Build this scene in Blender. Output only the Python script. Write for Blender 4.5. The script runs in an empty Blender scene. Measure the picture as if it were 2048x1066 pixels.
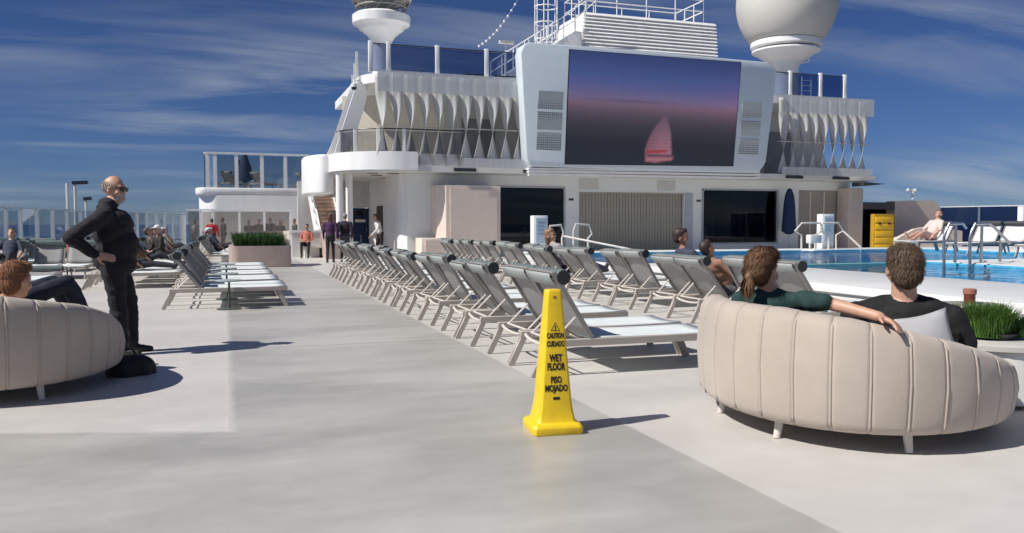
import bpy, bmesh, math, random
import numpy as np
from mathutils import Vector, Matrix
from mathutils import noise as mnoise
R = math.radians
random.seed(7)
scn = bpy.context.scene
col = scn.collection

# ---------------------------------------------------------------- camera
FPX, HOR, CAMH, YAW = 1658.0, 448.0, 1.33, R(19.1)
PITCH = math.atan((533 - HOR) / FPX)
cd = bpy.data.cameras.new('camera'); cam = bpy.data.objects.new('camera', cd); col.objects.link(cam)
cd.sensor_width = 36; cd.lens = 36 * FPX / 2048; cd.clip_end = 80000; cd.clip_start = .05
cam.location = (0, 0, CAMH); cam.rotation_euler = (R(90) - PITCH, 0, -YAW)
scn.camera = cam
# ---------------------------------------------------------------- sky and sun
SUN_EL = R(46); SUN_AZ = R(-90 - 8)          # compass angle from +Y (clockwise): the sun stands to the left, abeam
w = bpy.data.worlds.new('World'); scn.world = w; w.use_nodes = True
nt = w.node_tree; nt.nodes.clear()
def N(t, **k):
    n = nt.nodes.new(t)
    for a, b in k.items(): setattr(n, a, b)
    return n
L = lambda a, b: nt.links.new(a, b)
out = N('ShaderNodeOutputWorld'); bg = N('ShaderNodeBackground'); bg.inputs[1].default_value = .057
sky = N('ShaderNodeTexSky', sky_type='NISHITA', sun_disc=False, sun_elevation=SUN_EL, sun_rotation=SUN_AZ,
        altitude=0, air_density=.8, dust_density=0.1, ozone_density=4.5)
tc = N('ShaderNodeTexCoord'); sp = N('ShaderNodeSeparateXYZ'); L(tc.outputs['Generated'], sp.inputs[0])
zz = N('ShaderNodeMath', operation='MAXIMUM'); zz.inputs[1].default_value = 0.0; L(sp.outputs[2], zz.inputs[0])
za = N('ShaderNodeMath', operation='ADD'); za.inputs[1].default_value = .12; L(zz.outputs[0], za.inputs[0])
dx = N('ShaderNodeMath', operation='DIVIDE'); L(sp.outputs[0], dx.inputs[0]); L(za.outputs[0], dx.inputs[1])
dy = N('ShaderNodeMath', operation='DIVIDE'); L(sp.outputs[1], dy.inputs[0]); L(za.outputs[0], dy.inputs[1])
cb = N('ShaderNodeCombineXYZ'); L(dx.outputs[0], cb.inputs[0]); L(dy.outputs[0], cb.inputs[1])
mp = N('ShaderNodeMapping'); mp.inputs['Rotation'].default_value = (0, 0, R(14)); mp.inputs['Scale'].default_value = (.34, 1.25, 1)
L(cb.outputs[0], mp.inputs[0])
n1 = N('ShaderNodeTexNoise'); n1.inputs['Scale'].default_value = 1.5; n1.inputs['Detail'].default_value = 9
n1.inputs['Roughness'].default_value = .58; n1.inputs['Distortion'].default_value = .5; L(mp.outputs[0], n1.inputs['Vector'])
n2 = N('ShaderNodeTexNoise'); n2.inputs['Scale'].default_value = .42; n2.inputs['Detail'].default_value = 3; L(cb.outputs[0], n2.inputs['Vector'])
r1 = N('ShaderNodeMapRange'); r1.inputs[1].default_value = .44; r1.inputs[2].default_value = .74; L(n1.outputs[0], r1.inputs[0])
r2 = N('ShaderNodeMapRange'); r2.inputs[1].default_value = .40; r2.inputs[2].default_value = .62; L(n2.outputs[0], r2.inputs[0])
mm = N('ShaderNodeMath', operation='MULTIPLY'); L(r1.outputs[0], mm.inputs[0]); L(r2.outputs[0], mm.inputs[1])
ms = N('ShaderNodeMath', operation='MULTIPLY'); ms.inputs[1].default_value = .8; L(mm.outputs[0], ms.inputs[0])
tint = N('ShaderNodeMix', data_type='RGBA', blend_type='MULTIPLY'); tint.inputs[0].default_value = 1
L(sky.outputs[0], tint.inputs[6]); tint.inputs[7].default_value = (.40, .51, .78, 1)
mix = N('ShaderNodeMix', data_type='RGBA'); L(ms.outputs[0], mix.inputs[0]); L(tint.outputs[2], mix.inputs[6]); mix.inputs[7].default_value = (6.6, 7.2, 8.0, 1)
L(mix.outputs[2], bg.inputs[0]); L(bg.outputs[0], out.inputs[0])
sd = bpy.data.lights.new('sun', 'SUN'); sd.energy = 4.5; sd.angle = R(.53); sd.color = (1, .955, .89)
sun = bpy.data.objects.new('sun', sd); col.objects.link(sun)
sdir = Vector((math.sin(SUN_AZ) * math.cos(SUN_EL), math.cos(SUN_AZ) * math.cos(SUN_EL), math.sin(SUN_EL)))
sun.rotation_euler = sdir.to_track_quat('Z', 'Y').to_euler(); sun.location = (-20, 0, 30)
scn.view_settings.view_transform = 'Standard'; scn.view_settings.look = 'None'
scn.cycles.transparent_max_bounces = 24
scn.view_settings.exposure = .2; scn.view_settings.gamma = 1

# ---------------------------------------------------------------- pixel helpers (photo 2048 x 1066)
_f = Vector((math.sin(YAW) * math.cos(PITCH), math.cos(YAW) * math.cos(PITCH), -math.sin(PITCH)))
_r = Vector((math.cos(YAW), -math.sin(YAW), 0)); _u = _r.cross(_f)
def ray(x, y): return _f + _r * ((x - 1024) / FPX) + _u * ((533 - y) / FPX)
def gp(x, y, z=0.):
    d = ray(x, y); return Vector((0, 0, CAMH)) + d * ((z - CAMH) / d.z)
def yp(x, y, Y):
    d = ray(x, y); return Vector((0, 0, CAMH)) + d * (Y / d.y)
def dp(x, y, dep): return Vector((0, 0, CAMH)) + ray(x, y) * dep

# ---------------------------------------------------------------- materials
def s2l(c): return tuple(((v / 255) / 12.92 if v <= 10.31 else ((v / 255 + .055) / 1.055) ** 2.4) for v in c)
MATS = {}
def mat(name, c, rough=.5, metal=0., var=.08, vscale=3., bump=0., bscale=60., spec=.5, stretch=None, coat=0., sheen=0., transl=0.):
    if name in MATS: return MATS[name]
    m = bpy.data.materials.new(name); m.use_nodes = True; t = m.node_tree; b = t.nodes['Principled BSDF']
    b.inputs['Roughness'].default_value = rough; b.inputs['Metallic'].default_value = metal
    b.inputs['Specular IOR Level'].default_value = spec; b.inputs['Coat Weight'].default_value = coat
    b.inputs['Sheen Weight'].default_value = sheen
    tcn = t.nodes.new('ShaderNodeTexCoord'); src = tcn.outputs['Object']
    if stretch:
        mpn = t.nodes.new('ShaderNodeMapping'); mpn.inputs['Scale'].default_value = stretch
        t.links.new(src, mpn.inputs[0]); src = mpn.outputs[0]
    no = t.nodes.new('ShaderNodeTexNoise'); no.inputs['Scale'].default_value = vscale; no.inputs['Detail'].default_value = 6
    no.inputs['Roughness'].default_value = .6; t.links.new(src, no.inputs['Vector'])
    mr = t.nodes.new('ShaderNodeMapRange'); mr.inputs[1].default_value = .3; mr.inputs[2].default_value = .7
    mr.inputs[3].default_value = 1 - var; mr.inputs[4].default_value = 1 + var; t.links.new(no.outputs[0], mr.inputs[0])
    vm = t.nodes.new('ShaderNodeVectorMath'); vm.operation = 'SCALE'; vm.inputs[0].default_value = c
    t.links.new(mr.outputs[0], vm.inputs['Scale']); t.links.new(vm.outputs[0], b.inputs['Base Color'])
    mr2 = t.nodes.new('ShaderNodeMapRange'); mr2.inputs[3].default_value = max(.02, rough - .1); mr2.inputs[4].default_value = min(1, rough + .1)
    t.links.new(no.outputs[0], mr2.inputs[0]); t.links.new(mr2.outputs[0], b.inputs['Roughness'])
    if bump:
        nb = t.nodes.new('ShaderNodeTexNoise'); nb.inputs['Scale'].default_value = bscale; nb.inputs['Detail'].default_value = 4
        t.links.new(src, nb.inputs['Vector']); bu = t.nodes.new('ShaderNodeBump'); bu.inputs['Strength'].default_value = bump
        bu.inputs['Distance'].default_value = .01; t.links.new(nb.outputs[0], bu.inputs['Height']); t.links.new(bu.outputs[0], b.inputs['Normal'])
    if transl:
        tr = t.nodes.new('ShaderNodeBsdfTranslucent'); t.links.new(vm.outputs[0], tr.inputs[0])
        mx = t.nodes.new('ShaderNodeMixShader'); mx.inputs[0].default_value = transl
        t.links.new(b.outputs[0], mx.inputs[1]); t.links.new(tr.outputs[0], mx.inputs[2])
        t.links.new(mx.outputs[0], t.nodes['Material Output'].inputs[0])
    MATS[name] = m; return m
def glass(name, tint, refl=.04, bump=0., rough=.02, bscale=3.):
    m = bpy.data.materials.new(name); m.use_nodes = True; t = m.node_tree; t.nodes.clear()
    o = t.nodes.new('ShaderNodeOutputMaterial'); tr = t.nodes.new('ShaderNodeBsdfTransparent'); tr.inputs[0].default_value = (*tint, 1)
    gl = t.nodes.new('ShaderNodeBsdfGlossy'); gl.inputs['Roughness'].default_value = rough
    lw = t.nodes.new('ShaderNodeLayerWeight'); pw = t.nodes.new('ShaderNodeMath'); pw.operation = 'POWER'; pw.inputs[1].default_value = 5; t.links.new(lw.outputs['Facing'], pw.inputs[0])
    fr = t.nodes.new('ShaderNodeMath'); fr.operation = 'MULTIPLY_ADD'; t.links.new(pw.outputs[0], fr.inputs[0]); fr.inputs[1].default_value = .9 if refl < .1 else .6; fr.inputs[2].default_value = refl if refl < .1 else .025
    mx = t.nodes.new('ShaderNodeMixShader'); t.links.new(fr.outputs[0], mx.inputs[0])
    t.links.new(tr.outputs[0], mx.inputs[1]); t.links.new(gl.outputs[0], mx.inputs[2]); t.links.new(mx.outputs[0], o.inputs[0])
    if bump:
        tcn = t.nodes.new('ShaderNodeTexCoord'); nb = t.nodes.new('ShaderNodeTexNoise'); nb.inputs['Scale'].default_value = bscale; nb.inputs['Detail'].default_value = 3
        t.links.new(tcn.outputs['Object'], nb.inputs['Vector']); bu = t.nodes.new('ShaderNodeBump'); bu.inputs['Strength'].default_value = bump; bu.inputs['Distance'].default_value = .2
        t.links.new(nb.outputs[0], bu.inputs['Height']); t.links.new(bu.outputs[0], gl.inputs['Normal']); t.links.new(bu.outputs[0], lw.inputs['Normal'])
    MATS[name] = m; return m
white = mat('white_paint', (.85, .85, .84), .38, var=.06, vscale=2.2, stretch=(1, 1, .25))
offw = mat('offwhite_paint', (.70, .69, .66), .45, var=.05, vscale=.6)
greyw = mat('grey_white_wall', (.62, .62, .60), .5, var=.06)
cream = mat('cream_wall', (.66, .62, .53), .5)
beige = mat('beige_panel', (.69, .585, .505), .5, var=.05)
beigef = mat('beige_frame', (.74, .64, .55), .45, var=.04)
rosy = mat('rosy_planter', (.46, .36, .32), .55)
taupe = mat('taupe_frame', (.40, .36, .32), .42, var=.1)
palebar = mat('pale_bar', (.62, .58, .53), .4)
sling = mat('grey_sling', (.36, .355, .35), .75, var=.10, bump=.3, bscale=220, transl=.12)
seatf = mat('pale_seat_sling', (.72, .77, .77), .7, var=.06, vscale=5, bump=.25, bscale=180)
roll = mat('roll_vinyl', (.15, .185, .18), .42, var=.2, vscale=8)
rolle = mat('roll_end', (.018, .022, .024), .6)
sofaf = mat('sofa_fabric', (.46, .395, .335), .85, var=.09, vscale=2.5, bump=.35, bscale=320, sheen=.2)
cush = mat('sofa_cushion', (.55, .48, .42), .85, bump=.2, bscale=200)
pillowm = mat('grey_pillow', (.42, .42, .43), .9, bump=.3, bscale=300)
yellow = mat('yellow_plastic', (.80, .55, .018), .42, var=.10, vscale=9, bump=.06, bscale=40)
yellow2 = mat('yellow_cabinet', (.82, .50, .02), .45)
black = mat('black_print', (.015, .012, .01), .6)
darkm = mat('dark_metal', (.05, .055, .06), .4, metal=.3)
steel = mat('steel_tube', (.42, .42, .43), .28, metal=.9)
darkgl = mat('dark_glass', (.008, .009, .012), .06, spec=.6)
slatm = mat('olive_slat', (.37, .355, .29), .55)
navy = mat('navy_cloth', (.012, .03, .085), .8)
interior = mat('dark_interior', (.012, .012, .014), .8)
curtain = mat('curtain', (.10, .098, .10), .9)
glassc = glass('clear_glass', (.74, .82, .88), .09)
glassg = glass('grey_glass', (.72, .72, .72))
glassb = glass('blue_glass', (.50, .55, .66))
glassd = glass('dark_tint_glass', (.45, .46, .5))
glassn = glass('navy_glass', (.27, .33, .47))
skin = mat('skin', (.52, .30, .21), .5, var=.1, vscale=20)
skin2 = mat('skin_tan', (.40, .21, .14), .5, var=.1, vscale=20)

# ---------------------------------------------------------------- mesh builder
class MB:
    def __init__(s): s.v = []; s.f = []
    def add(s, vs, fs):
        k = len(s.v); s.v += [tuple(v) for v in vs]; s.f += [tuple(i + k for i in f) for f in fs]; return s
    def box(s, a, b):
        x0, y0, z0 = a; x1, y1, z1 = b
        return s.add([(x0, y0, z0), (x1, y0, z0), (x1, y1, z0), (x0, y1, z0), (x0, y0, z1), (x1, y0, z1), (x1, y1, z1), (x0, y1, z1)],
                     [(3, 2, 1, 0), (4, 5, 6, 7), (0, 1, 5, 4), (1, 2, 6, 5), (2, 3, 7, 6), (3, 0, 4, 7)])
    def beam(s, p, q, wd, ht, up=(0, 0, 1)):
        p, q = Vector(p), Vector(q); d = (q - p).normalized(); u = Vector(up)
        if abs(d.dot(u)) > .98: u = Vector((1, 0, 0))
        a = d.cross(u).normalized() * wd / 2; b = a.cross(d).normalized() * ht / 2
        return s.add([p - a - b, p + a - b, p + a + b, p - a + b, q - a - b, q + a - b, q + a + b, q - a + b],
                     [(3, 2, 1, 0), (4, 5, 6, 7), (0, 1, 5, 4), (1, 2, 6, 5), (2, 3, 7, 6), (3, 0, 4, 7)])
    def tube(s, pts, r, n=8, closed=False, rs=None):
        pts = [Vector(p) for p in pts]; m = len(pts); vs = []; fs = []; prev = None
        for i, p in enumerate(pts):
            if closed: d = pts[(i + 1) % m] - pts[i - 1]
            else: d = pts[min(i + 1, m - 1)] - pts[max(i - 1, 0)]
            d.normalize()
            if prev is None:
                u = Vector((0, 0, 1)) if abs(d.z) < .9 else Vector((1, 0, 0)); a = d.cross(u).normalized()
            else: a = (prev - d * prev.dot(d)).normalized()
            prev = a; b = d.cross(a); rr = rs[i] if rs else r
            vs += [p + (a * math.cos(2 * math.pi * k / n) + b * math.sin(2 * math.pi * k / n)) * rr for k in range(n)]
        for i in range(m if closed else m - 1):
            j = (i + 1) % m
            fs += [(i * n + k, i * n + (k + 1) % n, j * n + (k + 1) % n, j * n + k) for k in range(n)]
        if not closed: fs += [tuple(range(n))[::-1], tuple((m - 1) * n + k for k in range(n))]
        return s.add(vs, fs)
    def lathe(s, prof, c=(0, 0, 0), n=32):
        c = Vector(c); vs = []; fs = []; m = len(prof)
        for r, z in prof: vs += [c + Vector((r * math.cos(2 * math.pi * k / n), r * math.sin(2 * math.pi * k / n), z)) for k in range(n)]
        for i in range(m - 1): fs += [(i * n + k, i * n + (k + 1) % n, (i + 1) * n + (k + 1) % n, (i + 1) * n + k) for k in range(n)]
        if prof[0][0] > 1e-4: fs.append(tuple(range(n))[::-1])
        if prof[-1][0] > 1e-4: fs.append(tuple((m - 1) * n + k for k in range(n)))
        return s.add(vs, fs)
    def prism(s, poly, z0, z1):
        n = len(poly); vs = [(x, y, z0) for x, y in poly] + [(x, y, z1) for x, y in poly]
        return s.add(vs, [tuple(range(n))[::-1], tuple(range(n, 2 * n))] + [(i, (i + 1) % n, n + (i + 1) % n, n + i) for i in range(n)])
    def extr(s, poly, off):          # polygon of 3d points pushed along off
        off = Vector(off); n = len(poly); vs = [Vector(p) for p in poly]; vs = vs + [p + off for p in vs]
        return s.add(vs, [tuple(range(n))[::-1], tuple(range(n, 2 * n))] + [(i, (i + 1) % n, n + (i + 1) % n, n + i) for i in range(n)])
    def grid(s, fn, nu, nv, th=None):
        vs = [fn(i / nu, j / nv) for j in range(nv + 1) for i in range(nu + 1)]
        q = nu + 1
        return s.add(vs, [(j * q + i, j * q + i + 1, (j + 1) * q + i + 1, (j + 1) * q + i) for j in range(nv) for i in range(nu)])
    def build(s, name, m, parent=None, world=True, smooth=False, bevel=0, solid=0, seg=2):
        me = bpy.data.meshes.new(name)
        off = Vector(parent['_o']) if (parent is not None and world and '_o' in parent) else Vector((0, 0, 0))
        vs = s.v if off.length == 0 else [tuple(Vector(v) - off) for v in s.v]
        me.from_pydata(vs, [], s.f)
        bm = bmesh.new(); bm.from_mesh(me); bmesh.ops.recalc_face_normals(bm, faces=bm.faces)
        if bevel: bmesh.ops.bevel(bm, geom=[e for e in bm.edges if len(e.link_faces) == 2 and e.calc_face_angle(0) > .5], offset=bevel, segments=seg, affect='EDGES', profile=.5, clamp_overlap=True)
        bm.to_mesh(me); bm.free()
        if smooth or bevel: me.shade_smooth()
        if (smooth or bevel) and not smooth == 'all':
            try: me.set_sharp_from_angle(angle=R(40))
            except Exception: pass
        me.materials.append(m); o = bpy.data.objects.new(name, me); col.objects.link(o)
        if solid:
            md = o.modifiers.new('solid', 'SOLIDIFY'); md.thickness = solid; md.offset = 0
        if parent is not None: o.parent = parent; 
        if parent is not None and '_o' in parent and world: o['_o'] = parent['_o']
        return o
def tag(o, label=None, cat=None, group=None, kind=None):
    for k, v in (('label', label), ('category', cat), ('group', group), ('kind', kind)):
        if v: o[k] = v
    return o
def thing(name, label, cat, loc=(0, 0, 0), rz=0, group=None):
    e = bpy.data.objects.new(name, None); col.objects.link(e); e.empty_display_size = .2
    e.location = loc; e.rotation_euler = (0, 0, rz); e['_o'] = list(loc)
    return tag(e, label, cat, group)
def sub(o): o['_o'] = o.parent['_o'] if o.parent is not None and '_o' in o.parent else [0, 0, 0]; return o
def copy_tree(o, parent=None):
    c = o.copy(); col.objects.link(c)
    if parent is not None: c.parent = parent
    for ch in list(o.children): copy_tree(ch, c)
    return c
def struct(o): o['kind'] = 'structure'; return o
def arc(cx, cy, rx, ry, a0, a1, n):
    return [(cx + rx * math.cos(R(a0 + (a1 - a0) * i / n)), cy + ry * math.sin(R(a0 + (a1 - a0) * i / n))) for i in range(n + 1)]
def lerp(a, b, t): return a + (b - a) * t
def interp(xs, ys, x): return float(np.interp(x, xs, ys))

# ================================================================ SETTING
def deckmat(name, c, c2, rough):
    m = bpy.data.materials.new(name); m.use_nodes = True; t = m.node_tree; b = t.nodes['Principled BSDF']
    tcn = t.nodes.new('ShaderNodeTexCoord'); src = tcn.outputs['Object']
    def noise(sc, det, rg, st=(1, 1, 1)):
        mpn = t.nodes.new('ShaderNodeMapping'); mpn.inputs['Scale'].default_value = st; t.links.new(src, mpn.inputs[0])
        n = t.nodes.new('ShaderNodeTexNoise'); n.inputs['Scale'].default_value = sc; n.inputs['Detail'].default_value = det; n.inputs['Roughness'].default_value = rg
        t.links.new(mpn.outputs[0], n.inputs['Vector']); return n
    a = noise(.55, 6, .6, (.6, 1.5, 1)); bn = noise(3.2, 8, .7); cn = noise(90, 3, .5)
    r1 = t.nodes.new('ShaderNodeMapRange'); r1.inputs[1].default_value = .40; r1.inputs[2].default_value = .62; t.links.new(a.outputs[0], r1.inputs[0])
    r2 = t.nodes.new('ShaderNodeMapRange'); r2.inputs[1].default_value = .35; r2.inputs[2].default_value = .75; r2.inputs[3].default_value = .95; r2.inputs[4].default_value = 1.04; t.links.new(bn.outputs[0], r2.inputs[0])
    mx = t.nodes.new('ShaderNodeMix'); mx.data_type = 'RGBA'; t.links.new(r1.outputs[0], mx.inputs[0]); mx.inputs[6].default_value = (*c, 1); mx.inputs[7].default_value = (*c2, 1)
    vm = t.nodes.new('ShaderNodeVectorMath'); vm.operation = 'SCALE'; t.links.new(mx.outputs[2], vm.inputs[0]); t.links.new(r2.outputs[0], vm.inputs['Scale'])
    # sparse scuffs
    sc = noise(7, 3, .5, (.25, 1.6, 1)); rs = t.nodes.new('ShaderNodeMapRange'); rs.inputs[1].default_value = .68; rs.inputs[2].default_value = .80; rs.inputs[3].default_value = 1; rs.inputs[4].default_value = .88
    t.links.new(sc.outputs[0], rs.inputs[0]); vm2 = t.nodes.new('ShaderNodeVectorMath'); vm2.operation = 'SCALE'; t.links.new(vm.outputs[0], vm2.inputs[0]); t.links.new(rs.outputs[0], vm2.inputs['Scale'])
    t.links.new(vm2.outputs[0], b.inputs['Base Color'])
    r3 = t.nodes.new('ShaderNodeMapRange'); r3.inputs[3].default_value = rough - .12; r3.inputs[4].default_value = rough + .12; t.links.new(bn.outputs[0], r3.inputs[0]); t.links.new(r3.outputs[0], b.inputs['Roughness'])
    bu = t.nodes.new('ShaderNodeBump'); bu.inputs['Strength'].default_value = .12; bu.inputs['Distance'].default_value = .004; t.links.new(cn.outputs[0], bu.inputs['Height']); t.links.new(bu.outputs[0], b.inputs['Normal'])
    return m
deck_pink = deckmat('deck_pale', (.545, .52, .49), (.60, .58, .55), .5)
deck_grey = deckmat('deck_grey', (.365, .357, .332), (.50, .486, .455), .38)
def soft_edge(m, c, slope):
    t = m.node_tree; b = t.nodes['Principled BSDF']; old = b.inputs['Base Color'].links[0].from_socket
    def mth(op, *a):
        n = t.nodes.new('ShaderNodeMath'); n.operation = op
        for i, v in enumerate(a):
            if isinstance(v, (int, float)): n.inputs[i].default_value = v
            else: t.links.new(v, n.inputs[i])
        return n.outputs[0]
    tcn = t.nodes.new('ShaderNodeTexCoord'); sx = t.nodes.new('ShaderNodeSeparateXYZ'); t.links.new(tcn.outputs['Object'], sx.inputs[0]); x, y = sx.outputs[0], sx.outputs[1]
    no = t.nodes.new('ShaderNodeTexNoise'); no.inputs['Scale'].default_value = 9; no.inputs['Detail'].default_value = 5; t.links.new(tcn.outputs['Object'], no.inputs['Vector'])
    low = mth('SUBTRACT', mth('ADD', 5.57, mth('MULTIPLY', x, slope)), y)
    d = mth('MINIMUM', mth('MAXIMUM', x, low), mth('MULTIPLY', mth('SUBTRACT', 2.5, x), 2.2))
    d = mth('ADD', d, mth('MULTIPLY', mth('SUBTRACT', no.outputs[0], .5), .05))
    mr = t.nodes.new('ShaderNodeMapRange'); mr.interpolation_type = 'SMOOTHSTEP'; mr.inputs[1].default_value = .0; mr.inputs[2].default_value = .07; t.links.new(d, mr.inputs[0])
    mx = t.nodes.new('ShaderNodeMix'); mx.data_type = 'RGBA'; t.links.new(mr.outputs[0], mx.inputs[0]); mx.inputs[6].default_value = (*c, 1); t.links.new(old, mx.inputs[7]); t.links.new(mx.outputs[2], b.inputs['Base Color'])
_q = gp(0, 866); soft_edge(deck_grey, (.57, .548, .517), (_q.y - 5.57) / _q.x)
struct(MB().prism([(-7.3, -14), (44, -14), (44, 60), (-2.0, 60), (-2.0, 41.8), (-6.1, 29.4), (-7.3, 24)], -.3, 0).build('deck', deck_pink))
g = MB(); z = .004
g.prism([(0, 5.57), (2.5, 5.57), (2.5, 32), (0, 32)], z - .002, z)
q_ = gp(0, 866); q2 = gp(-900, 880)
g.prism([(-7.2, -12), (2.5, -12), (2.5, 5.57), (0, 5.57), (q_.x, q_.y), (q2.x, q2.y), (-7.2, q2.y)], z - .002, z)
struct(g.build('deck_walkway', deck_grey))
seam = mat('deck_seam', (.33, .315, .30), .6)
seams = MB()
for y in (9.2, 15.6, 22.0, 28.4): seams.box((.02, y, .0045), (2.48, y + .006, .0052))
struct(seams.build('deck_seam', seam))
sea = mat('sea_water', (.012, .035, .075), .22, var=.25, vscale=.004, bump=.8, bscale=.15)
struct(MB().add([(-40000, -40000, -28), (40000, -40000, -28), (40000, 40000, -28), (-40000, 40000, -28)], [(0, 1, 2, 3)]).build('sea', sea))
struct(MB().prism([(-7.3, -14), (44, -14), (44, 60), (-2.0, 60), (-2.0, 41.8), (-6.1, 29.4), (-7.3, 24)], -28, -.31).build('ship_hull', white))
# pool platform
PW = 7.9; ZR = .5
pool = MB()
pool.prism([(PW, -6), (10.5, -6), (10.5, 13.4), (10.75, 14.2), (9.9, 15.5), (PW + .22, 15.7), (PW, 15.7)], 0, ZR)
pool.box((PW, 15.7, 0), (PW + .22, 22.3, ZR - .03))
pool.box((PW, 22.3, 0), (31, 23.5, ZR))
pool.box((15.0, -6, 0), (31, 14.8, ZR))
pool.box((22.6, 14.8, 0), (31, 22.3, ZR))
pool.box((10.5, -6, 0), (15.0, 3.0, ZR))
plat = mat('pool_surround_paint', (.70, .71, .70), .4, var=.04, vscale=1.2)
struct(pool.build('pool_surround', plat, bevel=.02))
lip = MB(); lip.box((PW - .05, -6, ZR - .11), (PW - .003, 15.7, ZR - .03))
struct(lip.build('pool_kerb', white, bevel=.01))
basin = mat('pool_basin', (.07, .42, .62), .5, var=.12, vscale=1.5)
bs = MB(); bs.box((PW + .2, 3, .012), (22.62, 22.32, .03)); struct(bs.build('pool_floor', basin))
wl = MB()
wl.box((PW + .221, 22.2, .03), (22.59, 22.297, .485)); wl.box((14.9, 3.01, .03), (14.997, 14.79, .485)); wl.box((22.5, 14.85, .03), (22.597, 22.19, .485))
struct(wl.build('pool_wall', mat('pool_tile', (.10, .42, .60), .3, var=.2, vscale=6)))
water = glass('pool_water', (.48, .78, .90), .2, bump=.55, rough=.03, bscale=1.6)
wt = MB()
def wq(x0, y0, x1, y1): wt.grid(lambda u, v: (lerp(x0, x1, u), lerp(y0, y1, v), .455), 2, 2)
wq(PW + .2, 15.0, 22.6, 22.3); wq(10.4, 3.0, 15.0, 15.0)
struct(wt.build('pool_water', water))
# pale kerb line between the arm and the main pool, and lane cloths of floating rails
kb = MB(); kb.box((10.9, 14.55, .03), (15.0, 14.85, .47)); struct(kb.build('pool_divider', mat('turquoise_tile', (.16, .42, .42), .4)))

# ================================================================ MAIN SUPERSTRUCTURE
FY = 33.0
B = thing('ship_superstructure', 'white two storey ship superstructure with twisted ribbon facade behind the pool', 'building', (7, FY, 0))
wall = MB()
# lower front wall pieces between the openings
def fw(x0, x1, z0, z1, y0=FY, y1=FY + .3): wall.box((x0, y0, z0), (x1, y1, z1))
OP = [(10.65, 13.85, .38, 2.93), (14.5, 19.65, .0, 2.72), (20.6, 24.75, .40, 2.95)]
fw(6.95, 10.65, 0, 3.36); fw(13.85, 14.5, 0, 3.36); fw(19.65, 20.6, 0, 3.36); fw(24.75, 25.9, 0, 3.36)
for a, b_, z0, z1 in OP:
    fw(a, b_, z1, 3.36)
    if z0 > 0: fw(a, b_, 0, z0)
wall.build('front_wall', mat('front_wall_paint', (.80, .83, .82), .42, var=.05, vscale=.5), B)
# curved corner and corridor walls
cw = MB()
pts = arc(7.25, 33.55, .55, .54, 270, 180, 8)
cw.prism(pts + [(6.7, 42), (7.0, 42), (7.0, 33.9), (7.25, 33.6)], 0, 3.36)
cw.build('corner_wall', white, B, smooth=True)
cb2 = MB(); cb2.box((3.3, 40.6, 0), (5.82, 40.9, 3.36)); cb2.box((5.82, 40.6, 2.12), (6.70, 40.9, 3.36)); cb2.build('corridor_end_wall', greyw, B)
d = MB(); d.box((5.84, 40.66, .02), (6.68, 40.74, 2.1)); dr = d.build('corridor_door', navy, B, bevel=.01)
MB().box((6.0, 40.64, 1.42), (6.5, 40.655, 1.55)).build('door_sign', offw, dr)
MB().box((5.95, 40.645, 1.75), (6.55, 40.655, 2.0)).build('door_window', darkgl, dr)
MB().tube([(6.55, 40.62, .95), (6.55, 40.62, 1.15)], .015).build('handle', steel, dr)
d = MB(); d.box((6.66, 37.0, .02), (6.697, 38.4, 2.15)); dd = d.build('side_door', mat('maroon_door', (.05, .022, .022), .4), B)
MB().tube([(6.63, 37.15, .9), (6.63, 37.15, 1.1)], .015).build('handle', steel, dd)
for i, (x, y) in enumerate(((4.35, 33.6), (4.78, 33.9))):
    MB().lathe([(.14, 0), (.14, 3.36)], (x, y, 0), 20).build('column', white, B, smooth=True)
# windows
def window(x0, x1, z0, z1, nm='window'):
    r = .16
    def rr(e, y0):
        a = []
        for cx, cz, s0 in ((x1 - r, z0 + r, 270), (x1 - r, z1 - r, 0), (x0 + r, z1 - r, 90), (x0 + r, z0 + r, 180)):
            for k in range(5):
                an = R(s0 + 90 * k / 4); a.append((cx + (r + e) * math.cos(an), y0, cz + (r + e) * math.sin(an)))
        return a
    m = MB(); o_ = rr(.0, FY - .03); i_ = rr(-.07, FY - .03); n = len(o_); m.v = o_ + i_ + [(x, FY + .06, z) for x, y, z in i_]
    m.f = [(k, (k + 1) % n, n + (k + 1) % n, n + k) for k in range(n)] + [(n + k, n + (k + 1) % n, 2 * n + (k + 1) % n, 2 * n + k) for k in range(n)]
    wf = m.build(nm, mat('window_frame_paint', (.45, .48, .50), .35), B)
    MB().extr([(x, FY + .05, z) for x, y, z in rr(-.068, 0)], (0, .02, 0)).build('pane', glassd, wf)
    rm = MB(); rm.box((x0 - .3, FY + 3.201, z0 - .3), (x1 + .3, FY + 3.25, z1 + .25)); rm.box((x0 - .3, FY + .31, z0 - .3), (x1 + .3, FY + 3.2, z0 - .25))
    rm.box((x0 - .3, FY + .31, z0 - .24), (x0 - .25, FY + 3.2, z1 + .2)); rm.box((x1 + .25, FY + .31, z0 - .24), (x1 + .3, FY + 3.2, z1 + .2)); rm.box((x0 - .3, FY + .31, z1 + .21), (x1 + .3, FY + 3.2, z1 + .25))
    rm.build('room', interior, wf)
    return wf
w1 = window(*OP[0]); w2 = window(*OP[2])
def curt(x0, x1, z0, z1, y, p):
    m = MB(); n = int((x1 - x0) / .05)
    m.grid(lambda u, v: (lerp(x0, x1, u), y + .05 * math.sin(u * n * .9), lerp(z0, z1, v)), n, 1); return m.build('curtain', curtain, p, smooth='all')
curt(22.2, 23.7, .45, 2.75, FY + .6, w2)
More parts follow.
